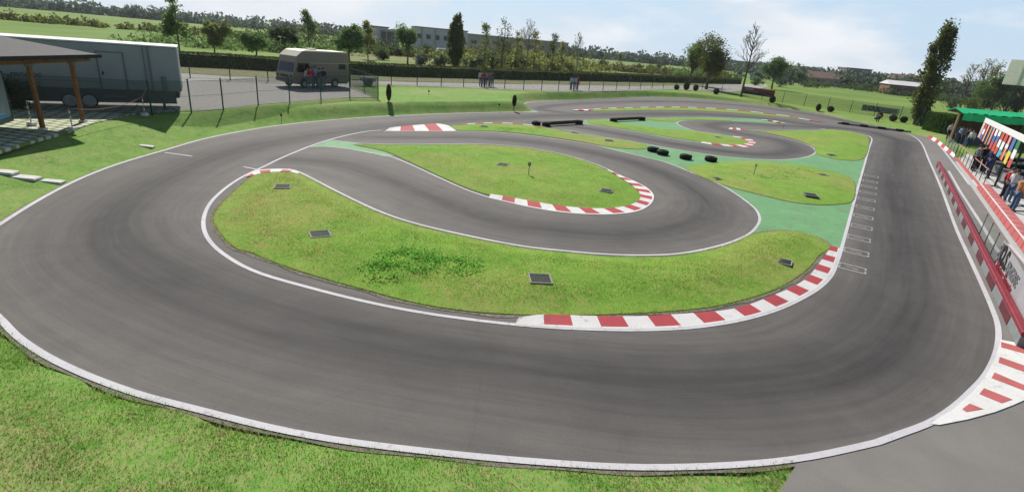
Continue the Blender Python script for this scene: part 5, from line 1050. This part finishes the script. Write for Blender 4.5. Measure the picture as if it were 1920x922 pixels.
def branchy(mb, p, d, l, r_, depth, up_=.25, spread=.55, n=2):
    q = p + d * l; mid = p + d * l * .5 + Vector((RNG.normal(), RNG.normal(), RNG.normal())) * l * .04
    mb.tube([p, mid, q], [r_, r_ * .82, r_ * .62], 5 if depth else 4, cap=False); tips = [q]
    if depth:
        for k in range(n + (RNG.random() < .5)):
            e = (d + Vector((RNG.normal(), RNG.normal(), RNG.normal() * .6)) * spread + Vector((0, 0, up_))).normalized()
            s = p.lerp(q, RNG.uniform(.55, 1.0)); tips += branchy(mb, s, e, l * RNG.uniform(.6, .82), r_ * .56, depth - 1, up_, spread, n)
    return tips
def tree(loc, h, kind, label, leaf='leaf', group='trees beyond the fences', w=.5, dens=1.0, lean=0.0, name=None, bark='bark', size=.2):
    t = thing(name or {'poplar': 'poplar_tree', 'bare': 'bare_tree', 'shrub': 'shrub', 'fir': 'fir_tree'}.get(kind, 'broadleaf_tree'), label, 'shrub' if kind == 'shrub' else 'tree', loc, RNG.uniform(0, 6.28) if kind != 'poplar' else 0, group); mb = MB()
    if kind == 'round':
        lobes = RNG.uniform(-1, 1, (5, 3)) * np.array([.75, .75, .7]); th = h * .24; mb.tube([(0, 0, -.3), (.02 * h, 0, th * .5), (0, .01 * h, th), (0, 0, h * .7)], [h * .028, h * .022, h * .019, h * .006], 8); cs = []; rs = []
        for k in range(int(34)):
            for _ in range(20):
                g = RNG.uniform(-1, 1, 3)
                if np.linalg.norm(g) < 1: break
            g *= np.array([w * h * .5, w * h * .5, h * .37]); c = np.array([0, 0, h * .58]) + .5 * g + .62 * lobes[k % 5] * np.array([w * h * .5, w * h * .5, h * .38]); cs.append(c); rs.append(h * RNG.uniform(.07, .125))
            if k % 2 == 0: s_ = Vector((0, 0, th * RNG.uniform(.75, 1.5))); mb.tube([s_, s_.lerp(Vector(c), .5) + Vector((0, 0, .05 * h)), Vector(c)], [h * .011, h * .007, h * .003], 5, cap=False)
        P2 = clumped(cs, rs, int(170 * dens), (1, 1, .8))
    elif kind == 'poplar':
        mb.tube([(0, 0, -.3), (lean * .3, 0, h * .3), (lean * .7, 0, h * .7), (lean, 0, h * .96)], [h * .03, h * .02, h * .01, h * .003], 8); cs = []; rs = []
        for k in range(90):
            z = RNG.uniform(.10, .99); prof = w * h * .5 * min(1, (z - .04) * 3.2) * (1 - max(0, z - .5) ** 1.6 * 1.7); a = RNG.uniform(0, 6.28); rr = prof * RNG.uniform(.2, 1) ** .6
            c = np.array([rr * math.cos(a) + lean * z, rr * math.sin(a), z * h]); cs.append(c); rs.append(h * RNG.uniform(.022, .05))
            if k % 2 == 0: s_ = Vector((lean * max(0, z - .2), 0, max(.05, z - .2) * h)); mb.tube([s_, s_.lerp(Vector(c), .5), Vector(c)], [h * .007, h * .005, h * .002], 5, cap=False)
        P2 = clumped(cs, rs, int(60 * dens), (.85, .85, 1.7))
    elif kind == 'sparse':
        tips = []; mb.tube([(0, 0, -.3), (.02 * h, 0, h * .4), (-.01 * h, .02 * h, h * .75), (0, 0, h)], [h * .017, h * .013, h * .008, h * .003], 7)
        for k in range(16):
            z = RNG.uniform(.25, .95) * h; a = RNG.uniform(0, 6.28); tips += branchy(mb, Vector((0, 0, z)), Vector((math.cos(a), math.sin(a), .9)).normalized(), h * .17 * (1.25 - z / h), h * .006, 1, .3)
        P2 = clumped([np.array(q) for q in tips], [h * .06] * len(tips), max(3, int(16 * dens)))
    elif kind == 'bare':
        tips = []; mb.tube([(0, 0, -.3), (.012 * h, 0, h * .3), (-.008 * h, .01 * h, h * .6), (0, 0, h * .97)], [h * .016, h * .013, h * .008, h * .002], 7)
        for k in range(26):
            z = RNG.uniform(.3, .92) * h; a = RNG.uniform(0, 6.28); tips += branchy(mb, Vector((0, 0, z)), Vector((math.cos(a) * .75, math.sin(a) * .75, 1)).normalized(), h * .22 * (1.2 - z / h), h * .0052, 2, .35, .4)
        P2 = clumped([np.array(q) for q in tips], [h * .03] * len(tips), 1); P2 = P2[RNG.random(len(P2)) < min(1, .35 * dens)]
    elif kind == 'fir':
        mb.tube([(0, 0, -.2), (0, 0, h)], [h * .02, h * .004], 6); n = 420; z = RNG.uniform(.05, 1, n) ** 1.2; a = RNG.uniform(0, 6.28, n); r_ = w * h * .5 * (1 - z) * RNG.uniform(.6, 1.05, n) + .02
        P2 = np.c_[r_ * np.cos(a), r_ * np.sin(a), z * h - r_ * .25]; P2 = np.repeat(P2, int(4 * dens) or 1, 0); P2 += RNG.normal(size=P2.shape) * h * .03
    else:
        cs = []; rs = []
        for k in range(9):
            a = RNG.uniform(0, 6.28); rr = w * h * .5 * RNG.uniform(0, 1); z = h * RNG.uniform(.2, .8); cs.append(np.array([rr * math.cos(a), rr * math.sin(a), z])); rs.append(h * RNG.uniform(.2, .32)); mb.tube([(0, 0, -.1), (rr * .5 * math.cos(a), rr * .5 * math.sin(a), z * .6), tuple(cs[-1])], [.04 * h, .02 * h, .006 * h], 5, cap=False)
        P2 = clumped(cs, rs, int(75 * dens), (1.1, 1.1, .8)); P2 = P2[P2[:, 2] > .02]
    mb.build('trunk', M[bark], t, True); leaf_cloud('crown', P2, size, M[leaf], t); return t
def tp_(px, py): return att(px, py)
TREES = [
    (338, 108, 6.4, 'sparse', 'leaf', .6, 2.2, 'slender leafy tree beyond the road, above the end of the race trailer'), (402, 99, 4.4, 'round', 'leaf_yellow', .95, 1, 'yellowish tree far behind the race trailer on the meadow'),
    (483, 115, 5.0, 'round', 'leaf', .75, 1.2, 'rounded green tree left of the motorhome beyond the hedge'), (535, 98, 5.0, 'round', 'leaf_dark', 1.05, 1.2, 'dark tree directly above the motorhome roof'),
    (580, 101, 7.5, 'sparse', 'leaf', .7, 2.0, 'tall slender tree rising above the middle of the motorhome'), (655, 118, 6.0, 'round', 'leaf', .6, 1.4, 'pale green willow like tree at the rear of the motorhome'),
    (690, 112, 6.2, 'sparse', 'leaf_yellow', .5, 2.0, 'slender yellowish tree in front of the white hall'), (764, 121, 6.6, 'round', 'leaf', .5, 1, 'green tree with a clear trunk beside the pale factory'),
    (853, 131, 8.2, 'poplar', 'leaf_olive', .33, 1.6, 'dense dark poplar standing right behind the long hedge'),
    (907, 131, 7.5, 'sparse', 'leaf_yellow', .5, .6, 'thin half bare tree right of the dark poplar'), (941, 134, 8.5, 'sparse', 'leaf_olive', .5, .8, 'tall thin tree second right of the dark poplar'), (966, 133, 7.0, 'sparse', 'leaf_yellow', .5, .7, 'thin crooked tree in the middle of the young wood'),
    (986, 136, 9.5, 'bare', 'leaf_yellow', .5, 1, 'tall pale trunked bare tree behind the hedge'), (1000, 135, 7.5, 'sparse', 'leaf_yellow', .5, .7, 'thin leafy tree just right of the pale bare trunk'), (1033, 136, 7.5, 'sparse', 'leaf_olive', .5, .7, 'slender tree with olive leaves in the right of the young wood'),
    (1050, 134, 6.0, 'sparse', 'leaf_yellow', .5, .7, 'short thin tree at the right end of the young wood'), (1079, 139, 8.0, 'bare', 'leaf_yellow', .5, 1, 'bare tree above the group of three people'),
    (1160, 132, 5.0, 'sparse', 'leaf_yellow', .5, .7, 'small thin tree alone on the far meadow'), (1132, 128, 4.5, 'bare', 'leaf_yellow', .5, 1, 'small bare tree on the far meadow'),
    (1292, 158, 9.4, 'round', 'leaf', .58, 1.4, 'grey green round tree left of the big dark tree'), (1324, 168, 11.0, 'round', 'leaf_olive', .72, 1.5, 'big spreading dark tree at the bend of the far fence'),
    (1389, 182, 11.5, 'bare', 'leaf_yellow', .5, .6, 'tall bare tree at the left end of the red and blue banner'), (1447, 167, 9.2, 'round', 'leaf', .66, 1.6, 'bright green round tree behind the red and blue banner'), (1473, 162, 7.5, 'bare', 'leaf_yellow', .5, 1, 'thin bare tree right of the bright green round tree'),
    (1497, 158, 5.2, 'round', 'leaf', .95, 1.2, 'broad low green tree at the edge of the far right meadow'),
    (1716, 234, 12.0, 'poplar', 'leaf_olive', .25, 1.4, 'tall leaning looking dark poplar on the right beside the clipped hedge'),
    (1800, 203, 10.5, 'bare', 'leaf_yellow', .5, 3, 'pale feathery bare tree behind the green hut'), (1822, 206, 11.5, 'bare', 'leaf_yellow', .5, 3, 'taller pale feathery tree behind the green hut'), (1843, 208, 11.0, 'sparse', 'leaf_yellow', .5, 1.2, 'yellowish thin tree between the feathery trees and the round tree'),
    (1858, 212, 10.0, 'round', 'leaf', .85, 1.7, 'wide green tree above the ridge of the green hut'), (1902, 216, 15.5, 'poplar', 'leaf_dark', .36, 1.6, 'tall dark poplar behind the green hut at the right edge'), (1938, 222, 12.0, 'round', 'leaf_dark', .7, 1.2, 'dark tree cut by the right edge behind the hut')]
for px, py, h, kd, lf, w, dn, lab in TREES:
    tree(tp_(px, py), h, kd, lab, lf, w=w, dens=dn, bark='bark_pale' if kd == 'bare' and px < 1100 else 'bark', lean=.0)
for px, py, h, w, lf, lab in [(788, 122, 2.6, 1.2, 'leaf_blue', 'dark bluish shrub right of the clear trunked tree'), (826, 124, 2.2, 1.3, 'leaf_blue', 'low dark shrub left of the dark poplar'), (718, 113, 2.2, 1.5, 'leaf_dark', 'dark shrub in front of the white hall'), (744, 106, 1.8, 1.5, 'leaf_dark', 'small shrub beside the red car'), (800, 108, 3.0, 1.1, 'leaf_dark', 'upright dark shrub in front of the pale factory'),
    (885, 130, 2.4, 1.4, 'leaf_blue', 'dark shrub at the foot of the dark poplar'), (924, 131, 3.8, 1.2, 'leaf_dark', 'tall dark shrub in the young wood'), (955, 132, 2.6, 1.4, 'leaf_olive', 'olive shrub in the young wood'), (978, 133, 3.0, 1.3, 'leaf_olive', 'olive shrub beside the pale bare trunk'), (1012, 133, 3.4, 1.4, 'leaf_yellow', 'yellowish shrub in the right of the young wood'), (1045, 135, 2.6, 1.6, 'leaf_olive', 'wide olive shrub at the end of the young wood'), (1064, 136, 2.2, 1.6, 'leaf_yellow', 'low yellowish shrub left of the bare tree at the three people'),
    (1130, 131, 2.8, 1.3, 'leaf_dark', 'dark shrub on the far meadow left of the thin tree'), (1193, 132, 2.6, 1.2, 'leaf_dark', 'rounded dark shrub in the middle of the far meadow'), (1218, 134, 2.6, 1.2, 'leaf', 'green shrub on the far meadow, left of a pair'), (1232, 134, 2.8, 1.2, 'leaf_dark', 'dark shrub on the far meadow, right of a pair'), (1245, 137, 1.8, 1.3, 'leaf', 'small green shrub at the right of the far meadow'),
    (1272, 152, 3.6, 1.2, 'leaf', 'grey green shrub at the left foot of the round tree'), (1308, 152, 3.4, 1.3, 'leaf', 'green shrub between the round tree and the big dark tree'), (1415, 160, 2.4, 1.6, 'leaf', 'green shrub below the overpass'), (1462, 163, 3.0, 1.4, 'leaf_blue', 'bluish shrub behind the bright green round tree'), (1520, 160, 3.0, 1.4, 'leaf_dark', 'dark shrub in front of the brown roofed row'),
    (1815, 210, 3.2, 1.3, 'leaf_olive', 'olive shrub behind the left end of the green roof'), (1783, 205, 3.4, 1.3, 'leaf_blue', 'bluish shrub at the foot of the feathery trees'), (1880, 214, 3.6, 1.4, 'leaf_dark', 'dark shrub behind the green roof ridge'), (1806, 268, .9, 1.4, 'leaf_dark', 'small dark shrub behind the netted railing')]:
    tree(tp_(px, py), h, 'shrub', lab, lf, 'shrubs beyond the fences', w=w, size=.24, dens=1.2)
tree(tp_(1729, 237), 2.3, 'fir', 'small dark fir at the foot of the tall right poplar', 'leaf_blue', w=.75, size=.2, dens=1.3)
# shrub under the shelter
tree(at(40, 203, .79), 1.35, 'shrub', 'brown green double crowned shrub behind the display board', 'leaf_brown', None, w=1.15, size=.09, dens=4)
def clipped(loc, w, h, label, group, leaf='leaf_brown', nm='clipped_bush', stem=0.0):
    t = thing(nm, label, 'bush', loc, RNG.uniform(0, 6), group); n = int(1500); g = RNG.normal(size=(n, 3)); g /= np.linalg.norm(g, axis=1)[:, None]
    P2 = g * np.array([w / 2, w / 2, h / 2]) * (RNG.uniform(.86, 1.05, n))[:, None] + np.array([0, 0, stem + h / 2]); leaf_cloud('foliage', P2, .07, M[leaf], t)
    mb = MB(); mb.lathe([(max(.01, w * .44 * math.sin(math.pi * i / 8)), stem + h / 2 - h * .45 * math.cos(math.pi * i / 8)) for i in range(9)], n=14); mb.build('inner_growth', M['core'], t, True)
    mb = MB(); mb.tube([(0, 0, -.15), (0, 0, stem + .2)], .035, 6); mb.build('stem', M['bark'], t); return t
BG = 'clipped round bushes along the far fence'
for (px, py, w, h), lab in zip([(1268, 168.5, 1.0, .95), (1286, 169, 1.2, 1.5), (1303.5, 170.5, 1.05, 1.2), (1342, 177, 1.1, 1.1), (1447, 193, 1.05, 1.2), (1533, 208, .75, 1.15), (1556, 210, 1.05, .95), (1648, 222, .9, .95), (1673, 227.5, 1.1, 1.0), (1693, 230, 1.05, .95)],
    ['round clipped bush, leftmost of three at the bend of the far fence', 'tallest clipped bush, middle of three at the bend of the far fence', 'round clipped bush, rightmost of three at the bend of the far fence', 'round clipped bush just right of the big dark tree', 'clipped bush under the right end of the red and blue banner', 'narrow upright clipped bush on the right grass bank', 'low clipped bush right of the narrow upright one', 'clipped bush behind the crouching person', 'round clipped bush below the grey banner', 'round clipped bush at the fence post beside the tall right poplar']):
    clipped(att(px, py), w * .84, h * .86, lab, BG)
clipped(att(729, 191), .34, 1.15, 'slim dark brown clipped column bush right of the near fence corner', None, nm='column_bush', stem=.12)
clipped(att(963, 209), .34, .95, 'small black green tapered bush on a bare stem beside the hairpin', None, nm='column_bush', stem=.45)
def hedge(name, label, path, width, height, leaf, n, size, core='core', soft=.05):
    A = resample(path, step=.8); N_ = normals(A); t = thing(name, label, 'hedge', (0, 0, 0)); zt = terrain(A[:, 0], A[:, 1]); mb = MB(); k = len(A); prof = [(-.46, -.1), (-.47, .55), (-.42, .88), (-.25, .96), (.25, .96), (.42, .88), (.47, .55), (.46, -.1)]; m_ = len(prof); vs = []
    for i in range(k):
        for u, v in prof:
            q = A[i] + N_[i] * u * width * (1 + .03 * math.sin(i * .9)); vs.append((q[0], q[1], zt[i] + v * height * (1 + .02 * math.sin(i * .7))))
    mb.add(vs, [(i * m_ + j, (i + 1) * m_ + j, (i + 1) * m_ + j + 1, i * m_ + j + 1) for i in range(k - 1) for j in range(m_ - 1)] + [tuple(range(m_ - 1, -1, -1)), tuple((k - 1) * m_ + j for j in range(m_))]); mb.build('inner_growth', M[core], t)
    s = RNG.uniform(0, k - 1.001, n); i = s.astype(int); f = s - i; base = A[i] * (1 - f)[:, None] + A[np.minimum(i + 1, k - 1)] * f[:, None]; nn_ = N_[i]; zz = zt[i]
    per = RNG.uniform(0, 1, n); P2 = np.empty((n, 3)); side_ = per < .62; sg = np.where(RNG.random(n) < .5, -1, 1)
    u = np.where(side_, sg * (.49 + RNG.normal(size=n) * soft * .3), RNG.uniform(-.5, .5, n)); v = np.where(side_, RNG.uniform(0, 1, n), 1 + RNG.normal(size=n) * soft * .4 - .03)
    q = base + nn_ * (u * width)[:, None]; P2[:, 0] = q[:, 0]; P2[:, 1] = q[:, 1]; P2[:, 2] = zz + v * height
    e = RNG.random(n) < min(.25, width * height / 40 * 2)
    ends = np.where(RNG.random(n) < .5, 0, k - 1); P2[e, :2] = A[ends[e]] + N_[ends[e]] * (RNG.uniform(-.5, .5, e.sum()) * width)[:, None]; P2[e, 2] = zt[ends[e]] + RNG.uniform(0, 1, e.sum()) * height
    leaf_cloud('foliage', P2, size, M[leaf], t); return t
long_px = [(60, 112), (200, 117.5), (346, 125), (430, 128.5), (514, 133.5), (600, 137), (660, 139.8), (720, 142.5), (790, 144.5), (860, 146.5), (920, 148), (980, 149.5), (1050, 151), (1104, 152), (1200, 153.5), (1260, 154.8), (1330, 156), (1383, 157.5)]
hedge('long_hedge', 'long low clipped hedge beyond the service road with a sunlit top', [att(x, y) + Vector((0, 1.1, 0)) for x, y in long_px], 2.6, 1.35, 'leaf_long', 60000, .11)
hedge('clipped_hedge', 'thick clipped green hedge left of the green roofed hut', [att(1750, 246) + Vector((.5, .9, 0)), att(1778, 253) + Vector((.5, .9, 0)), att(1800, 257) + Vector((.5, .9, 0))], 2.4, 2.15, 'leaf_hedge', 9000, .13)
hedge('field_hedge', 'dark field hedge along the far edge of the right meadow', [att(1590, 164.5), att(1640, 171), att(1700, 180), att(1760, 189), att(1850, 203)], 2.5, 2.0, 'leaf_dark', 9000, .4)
# far-off woods on the horizon
def wood(label_kind, pts, h, n, leaf, size):
    A = resample(pts, step=4.0); k = len(A); per = 40; m_ = max(4, int(n * 1.9) // per); i = RNG.integers(0, k, m_); sp = h * .8; hh = h * RNG.uniform(.42, 1.08, m_)
    c = np.c_[A[i] + RNG.normal(size=(m_, 2)) * sp, hh * .46]; g = RNG.normal(size=(m_, per, 3)); g *= (RNG.uniform(.2, 1, (m_, per)) ** .5 / np.linalg.norm(g, axis=2))[..., None]
    P2 = c[:, None] + g * np.stack([hh * .62, hh * .62, hh * .52], 1)[:, None]; P2 = P2.reshape(-1, 3); o = leaf_cloud('far_wood', P2[P2[:, 2] > -.2], size, M[leaf]); return tag(o, label_kind, 'wood', kind='stuff')
wood('far belt of trees on the horizon', [(-420, 330), (-200, 360), (0, 390), (200, 420), (420, 470)], 9, 16000, 'leaf_blue', 1.6)
wood('far scrub at the foot of the pale factory', [(-160, 120), (-90, 150), (-50, 165)], 3.0, 5000, 'leaf_olive', .55)
wood('far scrub behind the young wood', [(-45, 125), (-10, 140), (30, 165), (70, 200)], 3.2, 7000, 'leaf_olive', .5)
wood('bushes beyond the road behind the motorhome', [tuple(att(x, y)[:2]) for x, y in ((300, 84), (430, 92), (540, 97), (640, 103))], 3.6, 3600, 'leaf', .32)
wood('dark bushes behind the motorhome', [tuple(att(x, y)[:2]) for x, y in ((450, 80), (540, 86), (640, 93), (700, 100))], 5.0, 3200, 'leaf_dark', .4)
wood('dense olive undergrowth of the young wood', [tuple(att(x, y)[:2]) for x, y in ((872, 128), (930, 130), (990, 131), (1050, 133), (1095, 135))], 4.2, 4200, 'leaf_yellow', .34)
wood('darker undergrowth behind the young wood', [tuple(att(x, y)[:2]) for x, y in ((872, 121), (930, 123), (1000, 125), (1080, 128))], 5.5, 3200, 'leaf_olive', .4)
wood('low trees in front of the far right houses', [tuple(att(x, y)[:2]) for x, y in ((1500, 163), (1560, 165), (1620, 169.5), (1660, 176), (1700, 182))], 2.8, 1300, 'leaf_dark', .45)
wood('far belt of trees behind the right meadow', [(110, 250), (170, 235), (230, 215), (300, 180)], 8, 9000, 'leaf_blue', 1.1)

# ------------------------------------------------------------------ far buildings and vehicles
def building(name, label, px, py, w, dpt, h, wall, roof, rz=0.0, win=0, rh=0.0, door=False, cols=0):
    b = att(px, py); t = thing(name, label, 'building', b, FACE(b) * 0 + rz); mb = MB(); mb.box((w / 2, dpt / 2, h / 2 - .2), (w, dpt, h + .4)); mb.build('wall', M[wall], t); mb = MB()
    if rh: mb.add([(-.4, -.5, h - .05), (w + .4, -.5, h - .05), (w + .4, dpt + .5, h - .05), (-.4, dpt + .5, h - .05), (.0, dpt / 2, h + rh), (w, dpt / 2, h + rh)], [(0, 1, 5, 4), (2, 3, 4, 5), (0, 4, 3), (1, 2, 5), (3, 2, 1, 0)])
    else: mb.box((w / 2, dpt / 2, h + .2), (w + .5, dpt + .5, .35))
    mb.build('roof', M[roof], t)
    for i in range(win):
        f = MB(); x = w * (i + .5) / win; f.box((x, -.03, h * .62), (w / win * .55, .1, h * .24)); f = f.build('window', M['greywall'], t); mb = MB(); mb.box((x, -.09, h * .62), (w / win * .46, .04, h * .19)); mb.build('pane', M['glass'], f)
    if door: mb = MB(); mb.box((w * .72, -.05, h * .26), (w * .12, .1, h * .52)); mb.build('door', M['skirt'], t)
    for i in range(cols): mb = MB(); mb.box((w * (i + .5) / cols, -.3, h / 2), (.35, .35, h)); mb.build('column', M['greywall'], t)
    return t
building('white_hall', 'white hall with a dark open side in the upper left distance', 693, 92, 5.4, 12, 6.0, 'offwhite', 'greywall', .45); building('open_shed', 'dark open sided shed beside the white hall', 716, 94, 5.0, 9, 5.0, 'hutbase', 'greywall', .45, cols=2)
building('factory', 'long bluish white factory with columns in the upper left distance', 778, 93, 19, 14, 7.5, 'lavwall', 'greywall', .3, win=6, door=True, cols=4); building('warehouse', 'grey pale warehouse right of the dark poplar', 876, 98, 46, 18, 7.0, 'greywall', 'greywall', .35, win=9)
building('embankment_wall', 'long low grey wall along the crest of the far meadow', 985, 99, 120, 6, 4.4, 'palegrey', 'greywall', .42, cols=14)
building('brown_roofed_house', 'long low house with a brown roof, leftmost of the far right houses', 1514, 158, 12, 9, 3.0, 'greywall', 'tile', -.2, win=5, rh=2.4); building('brown_roofed_house', 'smaller brown roofed house beside the long low one', 1550, 160, 11, 9, 3.2, 'offwhite', 'tile', -.2, win=3, rh=2.0); building('tower_block', 'grey block with a chimney above the far right houses', 1578, 163, 10, 9, 7.8, 'greywall', 'greywall', -.2, win=4); building('pale_house', 'small pale house between the grey block and the brick hall', 1612, 166, 9, 8, 3.6, 'offwhite', 'tile', -.3, win=3, rh=1.6)
building('brick_hall', 'low red brick hall with a pale roof edge behind the right meadow', 1664, 177, 13, 12, 3.5, 'brick', 'offwhite', -.3, win=4, rh=1.3); building('tiled_house', 'house with a dark tiled roof behind the brick hall', 1668, 169, 14, 10, 5.5, 'greywall', 'tile', -.3, win=3, rh=2.2)
ob = att(1362, 150); ov = thing('overpass', 'pale concrete overpass beyond the bare tree', 'bridge', (ob.x * 1.9, ob.y * 1.9, .1), -.25)
mb = MB(); mb.box((20, 0, 6.2), (64, 8, .8)); mb.box((20, -4.1, 7.0), (64, .3, .9)); mb.build('deck', M['greywall'], ov)
for x in (-8, 6, 20, 34, 48): mb = MB(); mb.box((x, 0, 3), (1.6, 5, 6)); mb.build('pier', M['greywall'], ov)
b = att(1412, 158); t = thing('road_sign', 'blue road sign beyond the far fence left of the round tree', 'sign', b, FACE(b)); mb = MB(); mb.tube([(-.6, 0, 0), (-.6, 0, 2.2)], .06, 6); mb.tube([(.6, 0, 0), (.6, 0, 2.2)], .06, 6); mb.build('post', M['steel'], t); mb = MB(); mb.box((0, -.06, 1.7), (2.4, .08, 1.3), bev=.02); mb.build('panel', M['bluesign'], t)
def car(px, py, label, body, van=False, rz=0.0):
    b = att(px, py); t = thing('parked_van' if van else 'parked_car', label, 'van' if van else 'car', b, rz, 'vehicles parked far off'); Lc, Wc = (5.0, 2.0) if van else (4.1, 1.75)
    pr = [(0, .35), (0, .95), (.25, 1.05), (.5, 2.15), (.8, 2.25), (Lc, 2.25), (Lc, .35)] if van else [(0, .3), (.02, .72), (1.0, .86), (1.6, 1.36), (2.9, 1.4), (3.7, .95), (Lc, .88), (Lc, .3)]
    mb = MB(); mb.prism(pr, 0, Wc); mb.build('body', body, t); wp = [(.42, 1.2), (.62, 2.0), (1.6, 2.0), (1.6, 1.2)] if van else [(1.3, .92), (1.7, 1.28), (2.85, 1.3), (3.4, .95)]; mb = MB(); mb.prism(wp, -.01, Wc + .01); mb.build('window', M['glass'], t)
    for x in (.85, Lc - .85):
        for y in (-.02, Wc - .16): mb = MB(); mb.lathe([(.02, 0), (.22, -.02), (.31, .02), (.31, .16), (.02, .18)], (x, y, .31), 14, 'y'); mb.build('wheel', M['rubber'], t, True)
car(816, 108, 'white van parked in front of the pale factory', M['white'], True, .25); car(745, 99, 'small red car parked by the open shed', M['carred'], False, .4)

# ------------------------------------------------------------------ grass blades, weeds
def blades(name, P3, h, w, mat, lean=.5):
    n = len(P3); a = RNG.uniform(0, 6.28, n); hh = h * RNG.uniform(.5, 1.3, n); ww = w * RNG.uniform(.7, 1.3, n); d = np.c_[np.cos(a), np.sin(a)]; l = RNG.uniform(.1, lean, n) * hh; b = RNG.uniform(0, 6.28, n)
    V = np.empty((n, 3, 3)); V[:, 0, :2] = P3[:, :2] - d * ww[:, None] / 2; V[:, 1, :2] = P3[:, :2] + d * ww[:, None] / 2; V[:, :2, 2] = P3[:, 2:3] - .01; V[:, 2, :2] = P3[:, :2] + np.c_[np.cos(b), np.sin(b)] * l[:, None]; V[:, 2, 2] = P3[:, 2] + hh
    o = np_mesh(name, V.reshape(-1, 3), np.arange(3 * n).reshape(n, 3), mat); return tag(o, kind='stuff')
def scatter(n, x0_, x1_, y0_, y1_, dens_fall=14.0):
    X = RNG.uniform(x0_, x1_, n); Y = RNG.uniform(y0_, y1_, n); dd = np.hypot(X, Y); k = RNG.random(n) < np.clip((dens_fall / np.maximum(dd, 1)) ** 1.3, 0, 1); return X[k], Y[k]
X, Y = scatter(420000, -28, 8, 3.5, 34, 11); X2, Y2 = scatter(420000, -15, 6, 3.6, 13, 11); X, Y = np.r_[X, X2], np.r_[Y, Y2]; out = ~inside(SITE, X, Y); X, Y = X[out], Y[out]; D = dist_to(SITE_A, X, Y); X, Y, D = X[(D > .03)], Y[(D > .03)], D[D > .03]
k = ~inside([tuple(q[:2]) for q in ground(ter_px, .77)], X, Y); X, Y = X[k], Y[k]
pat = np.sin(X * 2.3 + 2 * np.sin(Y * 1.1)) * np.sin(Y * 2.9 + 1.5 * np.sin(X * .9)); k = RNG.random(len(X)) < .55 + .45 * pat; X, Y = X[k], Y[k]
blades('grass', np.c_[X, Y, terrain(X, Y)], .045, .013, M['blade'], 1.0)
for key, n in (('E', 200000), ('F', 80000)):
    l = [tuple(q[:2]) for q in ISL[key]]; A = np.array(l); X, Y = scatter(n, A[:, 0].min(), A[:, 0].max(), A[:, 1].min(), A[:, 1].max(), 15); D = dist_to(A, X, Y); ins = inside(l, X, Y); k = ins | (D < .09); X, Y, D = X[k], Y[k], np.where(ins, D, 0)[k]
    Z = .03 + .16 * sstep(0, 1.3, D) + .02 * np.sin(X * 2.1) * np.sin(Y * 1.7) * sstep(.2, 1, D); blades('grass', np.c_[X, Y, Z], .035, .013, M['blade_isl'], 1.0)
wl_ = []
c0 = at(786, 494, .2)
for _ in range(75):
    a_ = RNG.uniform(0, 6.28); r_ = .68 * RNG.uniform(0, 1) ** .6 * (1 + .3 * math.sin(3 * a_ + 1)); u, v = r_ * math.cos(a_), r_ * math.sin(a_) + .12 * r_ * math.cos(a_); q = at(788 + u * 165, 494 + v * 34, .21); m_ = int(RNG.uniform(18, 60)); wl_.append(np.c_[q.x + RNG.normal(size=m_) * .14, q.y + RNG.normal(size=m_) * .14, .19 + RNG.uniform(0, .07, m_)])
tag(leaf_cloud('weeds', np.concatenate(wl_), .045, M['weed'], asp=1.1), kind='stuff')
for px, py, sx_, sy_, z in ((972, 240.5, 34, 1.6, .12), (1455, 327, 36, 5, .19)):
    q_ = []
    for _ in range(26): q = at(px + RNG.normal() * sx_, py + RNG.normal() * sy_, z); q_.append(np.c_[q.x + RNG.normal(size=18) * .16, q.y + RNG.normal(size=18) * .16, z - .03 + RNG.uniform(0, .05, 18)])
    tag(leaf_cloud('weeds', np.concatenate(q_), .05, M['weed'], asp=1.1), kind='stuff')

# ------------------------------------------------------------------ air
hm_ = bpy.data.materials.new('haze_air'); hm_.use_nodes = True; t = hm_.node_tree; t.nodes.clear()
pv = t.nodes.new('ShaderNodeVolumePrincipled'); pv.inputs['Color'].default_value = (0.86, 0.92, 1.0, 1); pv.inputs['Density'].default_value = 0.00016; pv.inputs['Anisotropy'].default_value = 0.3
ho = t.nodes.new('ShaderNodeOutputMaterial'); t.links.new(pv.outputs[0], ho.inputs['Volume'])
mb = MB(); mb.box((0, 1900, 8.6), (6100, 4300, 20.0)); tag(mb.build('haze', hm_), kind='stuff')
